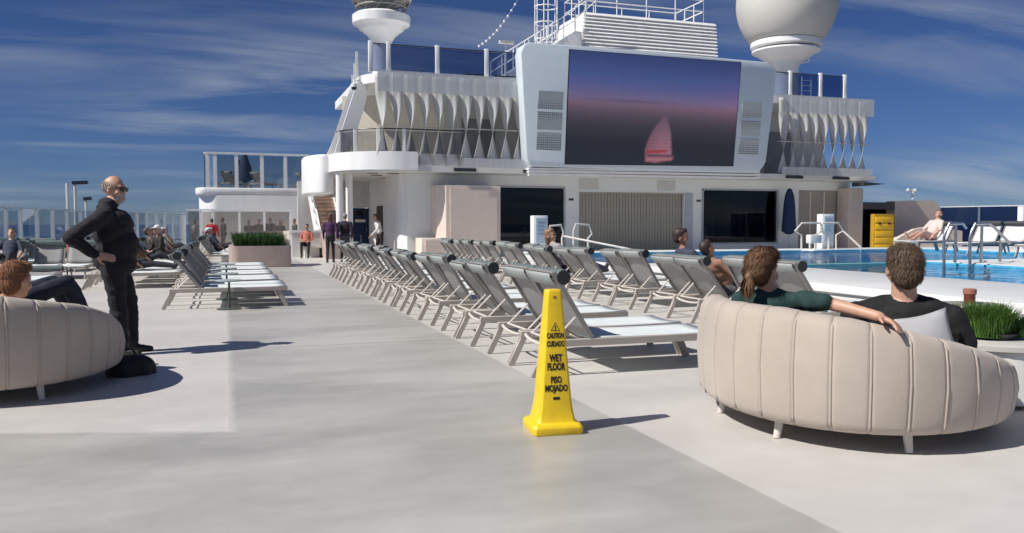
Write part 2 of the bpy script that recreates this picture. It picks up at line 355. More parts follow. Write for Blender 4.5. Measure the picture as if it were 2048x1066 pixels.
fr = MB(); fr.box((21.2, FY + .9, .5), (21.5, FY + 1.2, 1.25)); fr.tube([(20.9, FY + 1, .4), (21.0, FY + 1, 1.6)], .03); fr.tube([(21.9, FY + 1, .4), (21.8, FY + 1, 1.6)], .03)
fr.build('indoor_fixture', mat('pale_fixture', (.4, .4, .4), .5), w2)
# slatted shutter
x0, x1, z0, z1 = OP[1]
sb = MB(); sb.box((x0, FY + .16, 0), (x1, FY + .22, z1)); shut = sb.build('shutter', mat('shutter_back', (.20, .19, .155), .7), B)
ns = 34; me_slat = None
for i in range(ns):
    xx = lerp(x0 + .06, x1 - .06, (i + .5) / ns); wd = (x1 - x0 - .12) / ns
    if me_slat is None:
        so = MB().box((-wd * .46, -.04, 0), (wd * .46, 0, z1 - .04)).build('slat', slatm, shut, world=False, bevel=.008, seg=1); me_slat = so.data
    else:
        so = bpy.data.objects.new('slat', me_slat); col.objects.link(so); so.parent = shut
    so.location = Vector((xx, FY + .155 - random.random() * .012, .02)) - Vector(B['_o'])
MB().box((x0 - .02, FY - .02, z1 - .07), (x1 + .02, FY + .15, z1 - .002)).build('shutter_rail', slatm, shut)
MB().box((19.70, FY - .05, 0), (20.1, FY - .003, 2.72)).build('jamb_panel', mat('blue_grey_paint', (.44, .49, .53), .4), B)
for xx in (14.1, 20.4): MB().box((xx - .09, FY - .02, 2.34), (xx + .13, FY - .003, 2.43)).build('sign_plate', darkm, B)
for xx in (14.95, 18.75): MB().box((xx - .45, FY - .025, 2.83), (xx + .45, FY - .003, 3.28)).build('grille_panel', greyw, B)
# beige kiosk box
bx = MB(); bx.prism([(7.95, 32.05), (8.25, 31.75), (10.5, 31.75), (10.5, 32.998), (7.95, 32.998)], .03, 2.86); bo = bx.build('beige_cabin', beigef, B)
MB().box((8.42, 31.72, .25), (10.35, 31.748, 2.74)).build('beige_cabin_panel', beige, bo)
bl = MB(); bl.box((7.2, 31.5, 0), (8.3, 32.6, .78)); bl.build('beige_plinth', beigef, B, bevel=.03)
MB().box((7.35, 31.46, .06), (8.2, 31.498, .70)).build('plinth_panel', beige, B)
# right beige cabins
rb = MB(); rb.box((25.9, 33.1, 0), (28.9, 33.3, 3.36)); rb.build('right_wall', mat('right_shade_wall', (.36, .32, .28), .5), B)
MB().box((25.9, 33.02, 2.95), (28.9, 33.098, 3.36)).build('right_lintel', mat('front_wall_paint', (0, 0, 0)), B)
rp = MB(); rp.box((28.15, 32.2, 0), (29.0, 33.02, 3.05)); rp.build('end_pillar', beige, B, bevel=.03)
for xx in (26.6, 27.4): MB().box((xx, 33.06, 0), (xx + .06, 33.098, 2.9)).build('panel_joint', beigef, B)
# first deck slab with its rounded left end
left = arc(6.6, 34.2, 2.5, 2.5, 270, 180, 12)
slab = MB(); slab.prism([(29.2, 31.7)] + left + [(4.1, 41), (29.2, 41)], 3.365, 3.6); slab.build('deck_slab', offw, B)
par = MB(); outl = [(7.1, 31.62)] + arc(6.6, 34.2, 2.58, 2.58, 270, 178, 16) + [(4.02, 36.0)]
inn = [(7.1, 31.75)] + arc(6.6, 34.2, 2.45, 2.45, 270, 178, 16) + [(4.15, 36.0)]
par.prism(outl + inn[::-1], 3.42, 4.12); par.build('balcony_parapet', white, B, smooth=True)
wing = MB()
wing.prism(arc(3.9, 36.4, .75, 2.1, 300, 60, 16)[::-1], 2.55, 4.15); wing.build('rounded_wing', white, B, bevel=.18, seg=4)
for x, y in ((5.6, 33.2), (6.4, 33.0), (6.0, 34.6), (6.9, 36.5)): MB().box((x - .22, y - .08, 3.335), (x + .22, y + .08, 3.362)).build('soffit_light', mat('soffit_light', (.16, .15, .10), .5), B)
for x in (9.0, 11.9, 24.6, 27.2): MB().box((x - .45, 31.62, 3.40), (x + .45, 31.697, 3.53)).build('vent_slot', darkm, B)
MB().extr([(28.3, 31.4, 3.30), (29.6, 31.4, 3.22), (28.3, 31.4, 3.10)], (0, .8, 0)).build('canopy_fin', darkm, B)
# upper storey: inner wall, roof slab
iw = MB(); iw.box((9.0, 35.0, 3.602), (28.9, 35.2, 6.85)); iw.build('inner_wall', greyw, B)
iw = MB(); iw.prism([(4.9, 36.6), (9.0, 35.0), (9.0, 35.2), (5.0, 36.8)], 3.602, 6.85); iw.build('cream_bulkhead', cream, B)
for k in range(7):
    xx = 9.8 + k * 2.6; MB().box((xx, 34.93, 3.61), (xx + 1.5, 34.998, 5.9)).build('inner_window', mat('inner_window_glass', (.26, .27, .28), .25), B)
roof = MB(); rl = arc(6.9, 33.9, 1.75, 1.75, 270, 180, 10)
roof.prism([(29.1, 32.15)] + rl + [(5.15, 41), (29.1, 41)], 6.86, 7.22); roof.build('roof_slab', white, B)
# raked side frame and its receding fins
sf = MB(); sf.extr([(5.15, 33.4, 7.2), (5.62, 33.4, 7.2), (5.35, 33.4, 6.0), (4.75, 33.4, 4.13), (4.15, 33.4, 4.13)], (0, .25, 0)); sf.build('raked_pier', white, B)
for k in range(12):
    y = 34.1 + k * .55; h_ = 8.3 - k * .38
    f_ = MB(); f_.extr([(5.15, y, min(h_, 7.2)), (5.3, y, min(h_, 7.2)), (4.75, y, 4.0), (4.1, y, 4.0)], (0, .06, 0)); f_.build('side_fin', white, B)
    if h_ > 7.3: MB().box((5.12, y, 7.22), (5.22, y + .08, h_)).build('side_post', white, B)
# balcony rail on the open left corner
rail = MB(); rp_ = [(9.0, 31.85, 5.0)] + [(x, y, 5.0) for x, y in arc(6.6, 34.2, 2.35, 2.35, 270, 190, 10)]
rail.tube(rp_, .03, 8); rail.build('handrail', darkm, B, smooth=True)
for i in range(1, 11, 3):
    x, y, z = rp_[i]; MB().box((x - .06, y - .06, 3.6), (x + .06, y + .06, 5.0)).build('rail_post', white, B)
for i in range(1, 10):
    a, b_ = rp_[i], rp_[i + 1]; MB().beam((a[0], a[1], 4.5), (b_[0], b_[1], 4.5), .012, .85).build('rail_glass', glassg, B)
MB().beam((rp_[0][0], rp_[0][1], 4.5), (rp_[1][0] + .06, rp_[1][1], 4.5), .012, .85).build('rail_glass', glassg, B)
# twisted ribbons
ribm = mat('white_ribbon_fabric', (.70, .70, .69), .6, var=.05, transl=.25)
def ribbon_mesh(wd, z0, z1, zb, zt):
    m = MB(); nz = 22
    def fn(u, v):
        z = lerp(z0, z1, v)
        t = min(max((z - zb) / (zt - zb), 0), 1); ang = math.acos(1 - 2 * t)
        s = (u - .5) * wd; return (s * math.cos(ang), s * math.sin(ang) * .55, z)
    m.grid(fn, 3, nz); return m
rbo = ribbon_mesh(.545, 0, 3.55, .38, 2.86).build('twisted_ribbon', ribm, B, world=False, smooth='all', solid=.012)
rib_me = rbo.data; first = True
xs = [5.79 + .555 * k for k in range(12)] + [24.15 + .555 * k for k in range(9)]
for x in xs:
    if first: o = rbo; first = False
    else: o = rbo.copy(); col.objects.link(o)
    o.location = Vector((x, 31.9, 3.52)) - Vector(B['_o'])
sheer = bpy.data.materials.new('sheer_mesh'); sheer.use_nodes = True; t = sheer.node_tree; b = t.nodes['Principled BSDF']; b.inputs['Base Color'].default_value = (.62, .64, .66, 1); b.inputs['Roughness'].default_value = .6
tr = t.nodes.new('ShaderNodeBsdfTransparent'); mx = t.nodes.new('ShaderNodeMixShader'); mx.inputs[0].default_value = .62; t.links.new(tr.outputs[0], mx.inputs[1]); t.links.new(b.outputs[0], mx.inputs[2]); t.links.new(mx.outputs[0], t.nodes['Material Output'].inputs[0])
for xa_, xb_ in ((5.55, 12.25), (23.85, 28.95)):
    for k_ in range(12):
        u0, u1 = lerp(xa_, xb_, k_ / 12), lerp(xa_, xb_, (k_ + 1) / 12)
        MB().box((u0 + .008, 31.56, 6.36), (u1 - .008, 31.565, 7.16)).build('upper_mesh_panel', sheer, B)
        if u0 > 8.6: MB().box((u0 + .008, 31.56, 3.56), (u1 - .008, 31.565, 3.92)).build('lower_mesh_panel', sheer, B)
for x0_, x1_ in ((5.5, 12.5), (23.9, 29.05)): MB().tube([(x0_, 31.9, 5.1), (x1_, 31.9, 5.1)], .022).build('ribbon_rail', palebar, B, smooth=True)
# roof glass balustrade
bal = thing('roof_glass_balustrade', 'dark blue glass balustrade with white posts on the superstructure roof', 'balustrade', (7, 32.4, 7.22))
px_ = [5.45, 6.15, 8.1, 10.15, 12.1] + [24.9, 26.6, 28.0]
for x in px_: MB().box((x - .085, 32.42, 7.222), (x + .085, 32.56, 8.42)).build('post', white, bal, bevel=.02)
for a, b_ in ((5.45, 6.15), (6.15, 8.1), (8.1, 10.15), (10.15, 12.1), (12.1, 13.6), (23.4, 24.9), (24.9, 26.6), (26.6, 28.0)):
    MB().box((a + .09, 32.47, 7.25), (b_ - .09, 32.485, 8.30)).build('glass_panel', glassb, bal)
MB().box((5.4, 32.46, 8.305), (13.6, 32.50, 8.345)).build('top_rail', darkm, bal); MB().box((23.4, 32.46, 8.305), (28.1, 32.50, 8.345)).build('top_rail', darkm, bal)

# ---------------------------------------------------------------- giant screen
S = thing('led_screen', 'giant outdoor video screen in pale blue housing showing a sailboat at dusk', 'screen', (18, 31, 3.5))
YS = 31.2; TILT = .35        # the top leans out over the pool
def sc(px, py, dy=0.):       # a point of the photo on the leaning screen plane
    d = ray(px, py); c = Vector((0, 0, CAMH)); n = Vector((0, 1, TILT / 5.2)); p0 = Vector((0, YS + dy, 3.5)); return c + d * ((p0 - c).dot(n) / d.dot(n))
hx = [sc(*p) for p in ((1058, 84), (1300, 103), (1535, 124), (1553, 140), (1549, 190), (1532, 325), (1518, 346), (1300, 340), (1062, 333), (1054, 318), (1047, 200), (1042, 105), (1046, 90))]
housing = mat('screen_housing', (.63, .70, .75), .4, var=.03)
MB().extr([p for p in hx], (0, .75, 0)).build('housing', housing, S, bevel=.06)
c0, c1, c2, c3 = [sc(*p, dy=-.03) for p in ((1131, 328), (1466, 332), (1482, 125), (1140, 99))]
NU, NV = 240, 150
m = MB(); m.grid(lambda u, v: (c0.lerp(c1, u)).lerp(c3.lerp(c2, u), v), NU, NV)
scr = mat('tmp', (0, 0, 0)); sm = bpy.data.materials.new('screen_picture'); sm.use_nodes = True; t = sm.node_tree; b = t.nodes['Principled BSDF']
at = t.nodes.new('ShaderNodeAttribute'); at.attribute_name = 'picture'; b.inputs['Base Color'].default_value = (.01, .01, .012, 1); b.inputs['Roughness'].default_value = .5
t.links.new(at.outputs['Color'], b.inputs['Emission Color']); b.inputs['Emission Strength'].default_value = 1.0
so = m.build('display', sm, S)
MB().extr([p_ + Vector((0, .012, 0)) for p_ in (c0.lerp(c2, -.004), c1.lerp(c3, -.004), c2.lerp(c0, -.004), c3.lerp(c1, -.004))], (0, .012, 0)).build('bezel', black, S)
def inside(pts, x, y):
    r_ = np.zeros_like(x, bool); n = len(pts)
    for i in range(n):
        (xa, ya), (xb, yb) = pts[i], pts[i - 1]
        r_ ^= ((ya > y) != (yb > y)) & (x < (xb - xa) * (y - ya) / ((yb - ya) or 1e-9) + xa)
    return r_
q = np.arange((NU + 1) * (NV + 1)); U = (q % (NU + 1)) / NU; V = 1 - (q // (NU + 1)) / NV     # V from top
def ramp(v, st):
    xs_ = [a for a, c in st]; return np.stack([np.interp(v, xs_, [s2l(c)[k] for a, c in st]) for k in range(3)], 1)
cl = ramp(V + (U - .5) * -.03, [(0, (48, 62, 112)), (.2, (66, 84, 140)), (.30, (84, 90, 142)), (.40, (108, 98, 136)), (.46, (114, 92, 114)), (.51, (98, 80, 96)), (.57, (76, 66, 80)), (.64, (58, 54, 64)), (.72, (44, 44, 54)), (.8, (30, 32, 42)), (1, (26, 32, 42))])
pink = np.exp(-((V - .42) / .09) ** 2) * (.15 + .85 * np.clip((U - .35) * 1.6, 0, 1)); cl += pink[:, None] * np.array([.018, .003, .004])
cl[:, 0] += np.clip(U - .75, 0, 1) * .12 * np.exp(-((V - .35) / .22) ** 2)
strk = np.exp(-((V - .415 - .02 * U) / .013) ** 2) * np.clip(1 - abs(U - .38) * 3.0, 0, 1); cl *= (1 - .35 * strk)[:, None]
sail = [(.565, .53), (.60, .70), (.615, .955), (.56, .95), (.455, .945), (.45, .86), (.47, .75), (.51, .63)]
k = inside(sail, U, V); sh = np.clip((V - .5) / .42, 0, 1); sc_ = np.stack([.10 + .26 * sh, .07 + .08 * sh, .12 + .08 * sh], 1) * (1 - .45 * np.clip((.54 - U) * 9, 0, 1))[:, None]; cl[k] = sc_[k]
k = inside([(.462, .865), (.585, .855), (.58, .885), (.462, .89)], U, V); cl[k] = (.32, .03, .05)
k = inside([(.46, .905), (.62, .90), (.632, .925), (.47, .925)], U, V); cl[k] = (.05, .04, .06)
k = inside([(.455, .93), (.63, .925), (.60, .955), (.52, .975), (.455, .97)], U, V); cl[k] = (.36, .14, .17)
g3 = cl.reshape(NV + 1, NU + 1, 3)
for _ in range(3):
    p3 = np.pad(g3, ((1, 1), (1, 1), (0, 0)), 'edge'); g3 = (p3[:-2, 1:-1] + p3[2:, 1:-1] + p3[1:-1, :-2] + p3[1:-1, 2:] + 2 * p3[1:-1, 1:-1]) / 6
cl = g3.reshape(-1, 3)
cl *= (1 - .10 * ((np.abs((U * 10) % 1 - .5) > .49) | (np.abs((V * 6) % 1 - .5) > .485)))[:, None]
cl *= (1 + .05 * np.sin(V * 190 + 3 * np.sin(U * 9)) * (V > .55))[:, None]
ca = so.data.color_attributes.new('picture', 'FLOAT_COLOR', 'POINT'); ca.data.foreach_set('color', np.concatenate([np.clip(cl, .003, 1) * .72, np.ones((len(cl), 1))], 1).astype(np.float32).ravel())
perf = bpy.data.materials.new('perforated_grille'); perf.use_nodes = True; t = perf.node_tree; b = t.nodes['Principled BSDF']; b.inputs['Roughness'].default_value = .5
tcn = t.nodes.new('ShaderNodeTexCoord'); vo = t.nodes.new('ShaderNodeTexVoronoi'); vo.inputs['Scale'].default_value = 11; vo.inputs['Randomness'].default_value = 0
t.links.new(tcn.outputs['Object'], vo.inputs['Vector']); cr = t.nodes.new('ShaderNodeMapRange'); cr.inputs[1].default_value = .28; cr.inputs[2].default_value = .36; t.links.new(vo.outputs['Distance'], cr.inputs[0])
mx = t.nodes.new('ShaderNodeMix'); mx.data_type = 'RGBA'; t.links.new(cr.outputs[0], mx.inputs[0]); mx.inputs[6].default_value = (.11, .12, .125, 1); mx.inputs[7].default_value = (.42, .45, .46, 1); t.links.new(mx.outputs[2], b.inputs['Base Color'])
for quad in (((1077, 181), (1127, 184), (1125, 220), (1075, 218)), ((1075, 223), (1125, 226), (1123, 261), (1073, 259)), ((1074, 264), (1123, 267), (1121, 302), (1072, 299)),
             ((1485, 205), (1524, 206), (1522, 236), (1483, 235)), ((1481, 242), (1521, 243), (1519, 272), (1479, 271)), ((1478, 278), (1518, 279), (1515, 310), (1475, 308))):
    MB().extr([sc(*p, dy=-.012) for p in quad], (0, -.03, 0)).build('speaker_grille', perf, S)
for k, (ya, yb) in enumerate(((336, 339), (341, 345), (347, 351))):
    MB().extr([sc(1058, ya - 1 + 0, .05 + k * .08), sc(1520, ya + 7, .05 + k * .08), sc(1520, yb + 7, .05 + k * .08), sc(1058, yb, .05 + k * .08)], (0, .5, 0)).build('base_ledge', white, S)

# ---------------------------------------------------------------- plant house with louvres, stairs and rails on the roof
H_ = thing('louvred_plant_house', 'white plant house with horizontal louvres and railings above the screen', 'plant house', (18, 36, 7.22))
YH = 36.5
a, b_, c_, d_ = yp(1160, 105, YH - .5), yp(1440, 125, YH - .5), yp(1430, 45, YH + .9), yp(1168, 25, YH + .9)
hb = MB(); tl, tr_, br, bl_ = d_, c_, b_, a
za, zt = 8.2, (d_.z + c_.z) / 2; XA, XB, XC, XD = bl_.x, br.x, tr_.x, tl.x
hb.v = [(XA, YH - .45, 7.23), (XB, YH - .45, 7.23), (XC, YH + .95, zt), (XD, YH + .95, zt), (XA, YH + 4, 7.23), (XB, YH + 4, 7.23), (XC, YH + 4, zt), (XD, YH + 4, zt)]
hb.f = [(0, 1, 2, 3), (3, 2, 6, 7), (0, 3, 7, 4), (1, 5, 6, 2), (4, 7, 6, 5), (0, 4, 5, 1)]; hb.build('house_body', white, H_)
for k in range(24):
    t_ = (k + .5) / 24; zz_ = lerp(7.23, zt, t_); y_ = lerp(YH - .5, YH + .9, t_); xa, xb = lerp(XA, XD, t_) - .04, lerp(XB, XC, t_) + .04
    MB().extr([(xa, y_ - .085, zz_ - .06), (xa, y_ + .04, zz_ + .05), (xa, y_ + .055, zz_ + .035), (xa, y_ - .07, zz_ - .075)], (xb - xa, 0, 0)).build('louvre', white, H_)
sl = MB(); pA, pB = yp(1010, 150, YH), yp(1150, 62, YH)
sl.extr([(pA.x, YH, 7.23), (pA.x, YH, pA.z), (pB.x, YH, pB.z), (XA + .3, YH, pB.z), (XA + .3, YH, 7.23)], (0, 2.4, 0)); sl.build('stair_housing', white, H_)
def railing(p, q, n, h, name='railing', par=H_, r=.028, mids=(.5,)):
    p, q = Vector(p), Vector(q); m = MB()
    for i in range(n + 1):
        b0 = p.lerp(q, i / n); m.tube([b0, b0 + Vector((0, 0, h))], r, 6)
    for t_ in (1,) + tuple(mids): m.tube([p + Vector((0, 0, h * t_)), q + Vector((0, 0, h * t_))], r, 6)
    return m.build(name, white, par, smooth=True)
zt_ = zt
p1, p2, p3 = yp(1150, 25, YH + 1), yp(1392, 45, YH + 1), yp(1392, 45, YH + 1)
railing((XD + .2, YH + 1.05, zt_), (XC - .6, YH + 1.05, zt_), 4, 1.15); railing((XC - .6, YH + 1.05, zt_), (XC - .6, YH + 3.8, zt_), 3, 1.15); railing((XD + .2, YH + 1.05, zt_), (XD + .2, YH + 3.8, zt_), 3, 1.15); railing((XD + .2, YH + 3.8, zt_), (XC - .6, YH + 3.8, zt_), 4, 1.15)
railing(pA, pB, 6, 1.0); railing(pA + Vector((0, 2.2, 0)), pB + Vector((0, 2.2, 0)), 6, 1.0); railing((pB.x, YH, pB.z), (XD + .2, YH, pB.z + .9), 2, 1.15)
cg = MB(); q0 = yp(1092, 80, YH - .2)
for k in range(5):
    zc = q0.z + k * .75; cg.tube([(q0.x + .55 * math.cos(R(a_)), YH - .2 + .5 * math.sin(R(a_)), zc) for a_ in range(0, 360, 30)], .025, 6, closed=True)
for a_ in range(0, 360, 60): cg.tube([(q0.x + .55 * math.cos(R(a_)), YH - .2 + .5 * math.sin(R(a_)), q0.z) for _ in (0,)] + [(q0.x + .55 * math.cos(R(a_)), YH - .2 + .5 * math.sin(R(a_)), q0.z + 3)], .025, 6)
cg.build('ladder_cage', white, H_, smooth=True)
lp = MB(); q0 = yp(1012, 112, YH - 1.5); lp.tube([(q0.x, YH - 1.5, 7.23), (q0.x, YH - 1.5, q0.z + .6)], .04); lp.beam((q0.x - .3, YH - 1.5, q0.z + .6), (q0.x + .35, YH - 1.5, q0.z + .6), .2, .12); lp.build('floodlight_post', greyw, H_)
for xx in (9.9, 11.2): MB().box((xx - .45, 33.2, 7.23), (xx + .45, 33.8, 7.52)).build('roof_vent', darkm, H_)

# string of bulbs and a dome camera on the roof
T = thing('string_lights', 'dotted string of small white bulbs rising beside the plant house', 'string lights', (11.5, 38, 7.22))
SP = [yp(958 + 7.2 * i, 92 - 4.2 * i - .75 * i * i * .55, 38) for i in range(13)]
MB().tube(SP, .006, 5).build('cable', greyw, T)
for p_ in SP: MB().lathe([(.001, -.06), (.05, -.03), (.05, .03), (.001, .06)], p_, 8).build('bulb', white, T, smooth='all')
c = yp(708, 172, 33.0); T = thing('security_camera', 'white dome security camera on the left roof corner', 'camera', (c.x, 33.0, c.z))
MB().tube([(c.x + .45, 33.0, c.z - .05), (c.x + .2, 33.0, c.z + .25), (c.x, 33.0, c.z + .2), (c.x, 33.0, c.z + .05)], .04, 8).build('bracket', white, T, smooth=True)
MB().lathe([(.12, .08), (.13, .0), (.12, -.05)], (c.x, 33.0, c.z), 16).build('housing', white, T, smooth=True); MB().lathe([(.115, -.05), (.09, -.13), (.001, -.17)], (c.x, 33.0, c.z), 16).build('dome', darkgl, T, smooth='all')

# ---------------------------------------------------------------- radomes
def radome(px, py, rpx, Yd, label, pedestal):
    c = yp(px, py, Yd); dep = (c - Vector((0, 0, CAMH))).dot(_f); r = rpx * dep / FPX
    T = thing('radome', label, 'radome', (c.x, c.y, 7.22)); return T, c, r
rdm = mat('radome_shell', (.62, .60, .55), .5, var=.04, vscale=.4)
T, c, r = radome(1573, 6, 98, 42, 'big pale satellite dome on a white pedestal behind the screen', 0)
prof = [(r * .62, -r * .80)] + [(r * math.cos(R(a)), r * math.sin(R(a)) * (1.0 if a > 0 else 1.12)) for a in range(-44, 91, 6)]; prof[-1] = (0.0001, prof[-1][1])
MB().lathe(prof, c, 40).build('dome', rdm, T, smooth='all')
MB().lathe([(r * .64, -r * .93), (r * .70, -r * .90), (r * .70, -r * .80), (r * .63, -r * .78)], c, 40).build('collar', white, T, smooth=True)
MB().lathe([(r * .30, -r * 1.22), (r * .60, -r * 1.03), (r * .67, -r * 1.0), (r * .67, -r * .965), (r * .55, -r * .96)], c, 40).build('platform', white, T, smooth=True)
MB().lathe([(r * .58, -r * .936), (r * .58, -r * .932), (r * .60, -r * .932), (r * .60, -r * .936)], c, 40).build('gap_ring', darkm, T)
MB().lathe([(r * .26, 7.22 - c.z), (r * .26, -r * 1.3), (r * .35, -r * 1.18)], c, 24).build('pedestal', white, T, smooth=True)
rl_ = MB(); rl_.tube([c + Vector((r * .55, -.1, -r * .9)), c + Vector((r * .55, -.1, -r * 1.15)), c + Vector((r * .2, -.1, -r * 1.25))], .04); rl_.build('platform_rail', white, T)
lad = MB()
for k in range(9): lad.tube([(c.x + .1, c.y - 1.4, 7.3 + k * .3), (c.x + .75, c.y - 1.4, 7.3 + k * .3)], .02, 6)
for s in (.1, .75): lad.tube([(c.x + s, c.y - 1.4, 7.22), (c.x + s, c.y - 1.4, 9.9)], .025, 6)
lad.build('ladder', white, T)
T, c, r = radome(762, -52, 62, 40, 'white flared mast with lattice ring under a dome above the left corner', 0)
MB().lathe([(.46, 7.22 - c.z), (.44, yp(762, 96, 40).z - c.z), (.50, yp(762, 84, 40).z - c.z), (.66, yp(762, 73, 40).z - c.z), (.95, yp(762, 63, 40).z - c.z), (1.06, yp(762, 60, 40).z - c.z), (1.10, yp(762, 56, 40).z - c.z), (1.36, yp(762, 50, 40).z - c.z), (1.38, yp(762, 34, 40).z - c.z), (1.25, yp(762, 30, 40).z - c.z), (1.15, yp(762, 36, 40).z - c.z), (.3, yp(762, 40, 40).z - c.z)], c, 36).build('flared_mast', white, T, smooth=True)
zl0, zl1 = yp(762, 30, 40).z, yp(762, 4, 40).z; lt = MB()
for zq, rq in ((zl0, 1.05), ((zl0 + zl1) / 2, 1.2), (zl1, 1.35)): lt.tube([(c.x + rq * math.cos(R(a)), c.y + rq * math.sin(R(a)), zq) for a in range(0, 360, 20)], .05, 6, closed=True)
for a in range(0, 360, 30): lt.tube([(c.x + 1.05 * math.cos(R(a)), c.y + 1.05 * math.sin(R(a)), zl0), (c.x + 1.35 * math.cos(R(a + 30)), c.y + 1.35 * math.sin(R(a + 30)), zl1)], .035, 6)
lt.lathe([(.7, zl0 - c.z - .2), (.7, zl1 - c.z)], c, 16); lt.build('lattice_ring', mat('lattice_metal', (.34, .33, .31), .5), T)
MB().lathe([(1.4, zl1 - c.z + .03), (1.85, .1 - .4), (2.1, .5), (1.9, 1.4), (1.2, 2.1), (.001, 2.35)], c, 32).build('dome', rdm, T, smooth='all')

# ================================================================ TERRACE, STAIRS AND WINDSCREENS ON THE LEFT
T = thing('terrace_house', 'white rounded deckhouse with glazed terrace on top beyond the planter', 'deckhouse', (2, 45, 0))
YT = 45.0
tb = MB(); xl, xr = yp(408, 380, YT).x, yp(622, 380, YT).x; zt = yp(500, 376, YT).z
tb.prism([(xr, YT), (xl + .6, YT)] + arc(xl + .6, YT + 2, .9, 2, 270, 180, 8)[1:] + [(xl - .3, YT + 8), (xr, YT + 8)], 0, zt - .35); tb.build('house_wall', white, T, smooth=True)
tp = MB(); xl2 = yp(392, 380, YT).x
tp.prism([(xr + .05, YT - .015), (xl2 + .5, YT - .015)] + arc(xl2 + .5, YT + .6, .55, .615, 270, 180, 6)[1:] + [(xl2 - .05, YT + 8), (xr + .05, YT + 8)], zt - .36, zt); tp.build('terrace_slab', white, T, bevel=.08)
ZTER = zt
pxs = [412, 427, 470, 521, 568, 616]; gz = yp(500, 309, YT).z
for i, p in enumerate(pxs):
    x = yp(p + 3, 340, YT).x; MB().box((x - .09, YT + .05, zt), (x + .09, YT + .2, gz)).build('post', white, T)
for a, b_ in zip(pxs[1:], pxs[2:]):
    xa, xb = yp(a + 3, 340, YT).x, yp(b_ + 3, 340, YT).x; MB().box((xa + .1, YT + .11, zt + .02), (xb - .1, YT + .13, gz - .05)).build('glass_panel', glassb if 0 else glassg, T)
xa, xb = yp(412, 340, YT).x, yp(619, 340, YT).x
MB().box((xa, YT + .03, gz), (xb, YT + .22, gz + .09)).build('top_rail', white, T)
MB().box((xa - .1, YT + .2, zt), (xa - .06, YT + 6, gz)).build('side_glass', glassg, T)
MB().box((xa - .12, YT + .2, gz), (xa - .02, YT + 6, gz + .08)).build('side_rail', white, T)
fu = thing('folded_parasol', 'folded navy parasol behind the terrace glass of the deckhouse', 'parasol', (yp(490, 360, 47).x, 47, zt), 0)
MB().lathe([(.05, .35), (.42, .55), (.34, 1.2), (.2, 1.6), (.1, 1.95), (.001, 2.0)], fu.location, 10).build('canopy', navy, fu, smooth=True); MB().lathe([(.04, 0), (.04, .6)], fu.location, 8).build('pole', steel, fu); MB().lathe([(.3, 0), (.3, .08), (.05, .1)], fu.location, 14).build('base', darkm, fu)
fu = thing('folded_parasol', 'slimmer folded navy parasol beside the wider one on the terrace', 'parasol', (yp(476, 360, 47.3).x, 47.3, zt), 0)
MB().lathe([(.05, .45), (.25, .6), (.2, 1.2), (.1, 1.6), (.001, 1.65)], fu.location, 10).build('canopy', navy, fu, smooth=True); MB().lathe([(.04, 0), (.04, .6)], fu.location, 8).build('pole', steel, fu)

# stairs up to the terrace, climbing away from the camera
T = thing('outdoor_stairs', 'brown stairs with white handrails climbing beside the white deckhouse', 'stairs', (3.6, 36, 0))
wood = mat('stair_tread', (.36, .24, .17), .6, var=.15); nst = 18
xs0, xs1 = yp(628, 410, 38.5).x, yp(672, 410, 38.5).x
for k in range(nst):
    y = 35.6 + k * .30; z = (k + 1) * 3.2 / nst
    MB().box((xs0, y, z - .05), (xs1, y + .34, z)).build('tread', wood, T)
    MB().box((xs0 + .02, y + .31, z - .0), (xs1 - .02, y + .325, z + .128)).build('riser', mat('stair_riser', (.55, .45, .38), .6), T)
for x in (xs0 - .05, xs1 + .05):
    MB().extr([(x - .04, 35.5, 0), (x - .04, 35.5, .35), (x - .04, 41.0, 3.4), (x - .04, 41.0, 3.0), (x - .04, 36.1, 0)], (.08, 0, 0)).build('stringer', white, T)
    m = MB(); m.tube([(x, 35.5, 1.1), (x, 41.0, 4.25)], .03, 6); m.tube([(x, 35.5, .75), (x, 41.0, 3.85)], .02, 6)
    for k in range(7): m.tube([(x, 35.5 + k * .9, .1 + k * .525), (x, 35.5 + k * .9, 1.1 + k * .525)], .03, 6)
    m.build('handrail', white, T, smooth=True)
# smoked-glass wind shelter behind the planter
T = thing('glass_wind_shelter', 'low smoked glass wind shelter with white frame in front of the deckhouse', 'wind shelter', (0, 40, 0))
YG = 40.0
haze_gl = bpy.data.materials.new('smoked_frosted_glass'); haze_gl.use_nodes = True; t = haze_gl.node_tree; b = t.nodes['Principled BSDF']; b.inputs['Base Color'].default_value = (.34, .315, .29, 1); b.inputs['Roughness'].default_value = .25
tr = t.nodes.new('ShaderNodeBsdfTransparent'); tr.inputs[0].default_value = (.80, .78, .76, 1); mx = t.nodes.new('ShaderNodeMixShader'); mx.inputs[0].default_value = .30; t.links.new(tr.outputs[0], mx.inputs[1]); t.links.new(b.outputs[0], mx.inputs[2]); t.links.new(mx.outputs[0], t.nodes['Material Output'].inputs[0])
ps = [374, 402, 426, 479, 529, 581]
for p in ps[1:]:
    x = yp(p, 450, YG).x; MB().box((x - .04, YG - .05, 0), (x + .04, YG + .05, 1.93)).build('post', white, T)
for a, b_ in zip(ps, ps[1:]):
    MB().box((yp(a, 450, YG).x + .05, YG - .006, .05), (yp(b_, 450, YG).x - .05, YG + .006, 1.9)).build('glass_panel', haze_gl, T)
MB().box((yp(372, 450, YG).x, YG - .06, 1.93), (yp(584, 450, YG).x, YG + .25, 2.0)).build('top_rail', white, T)

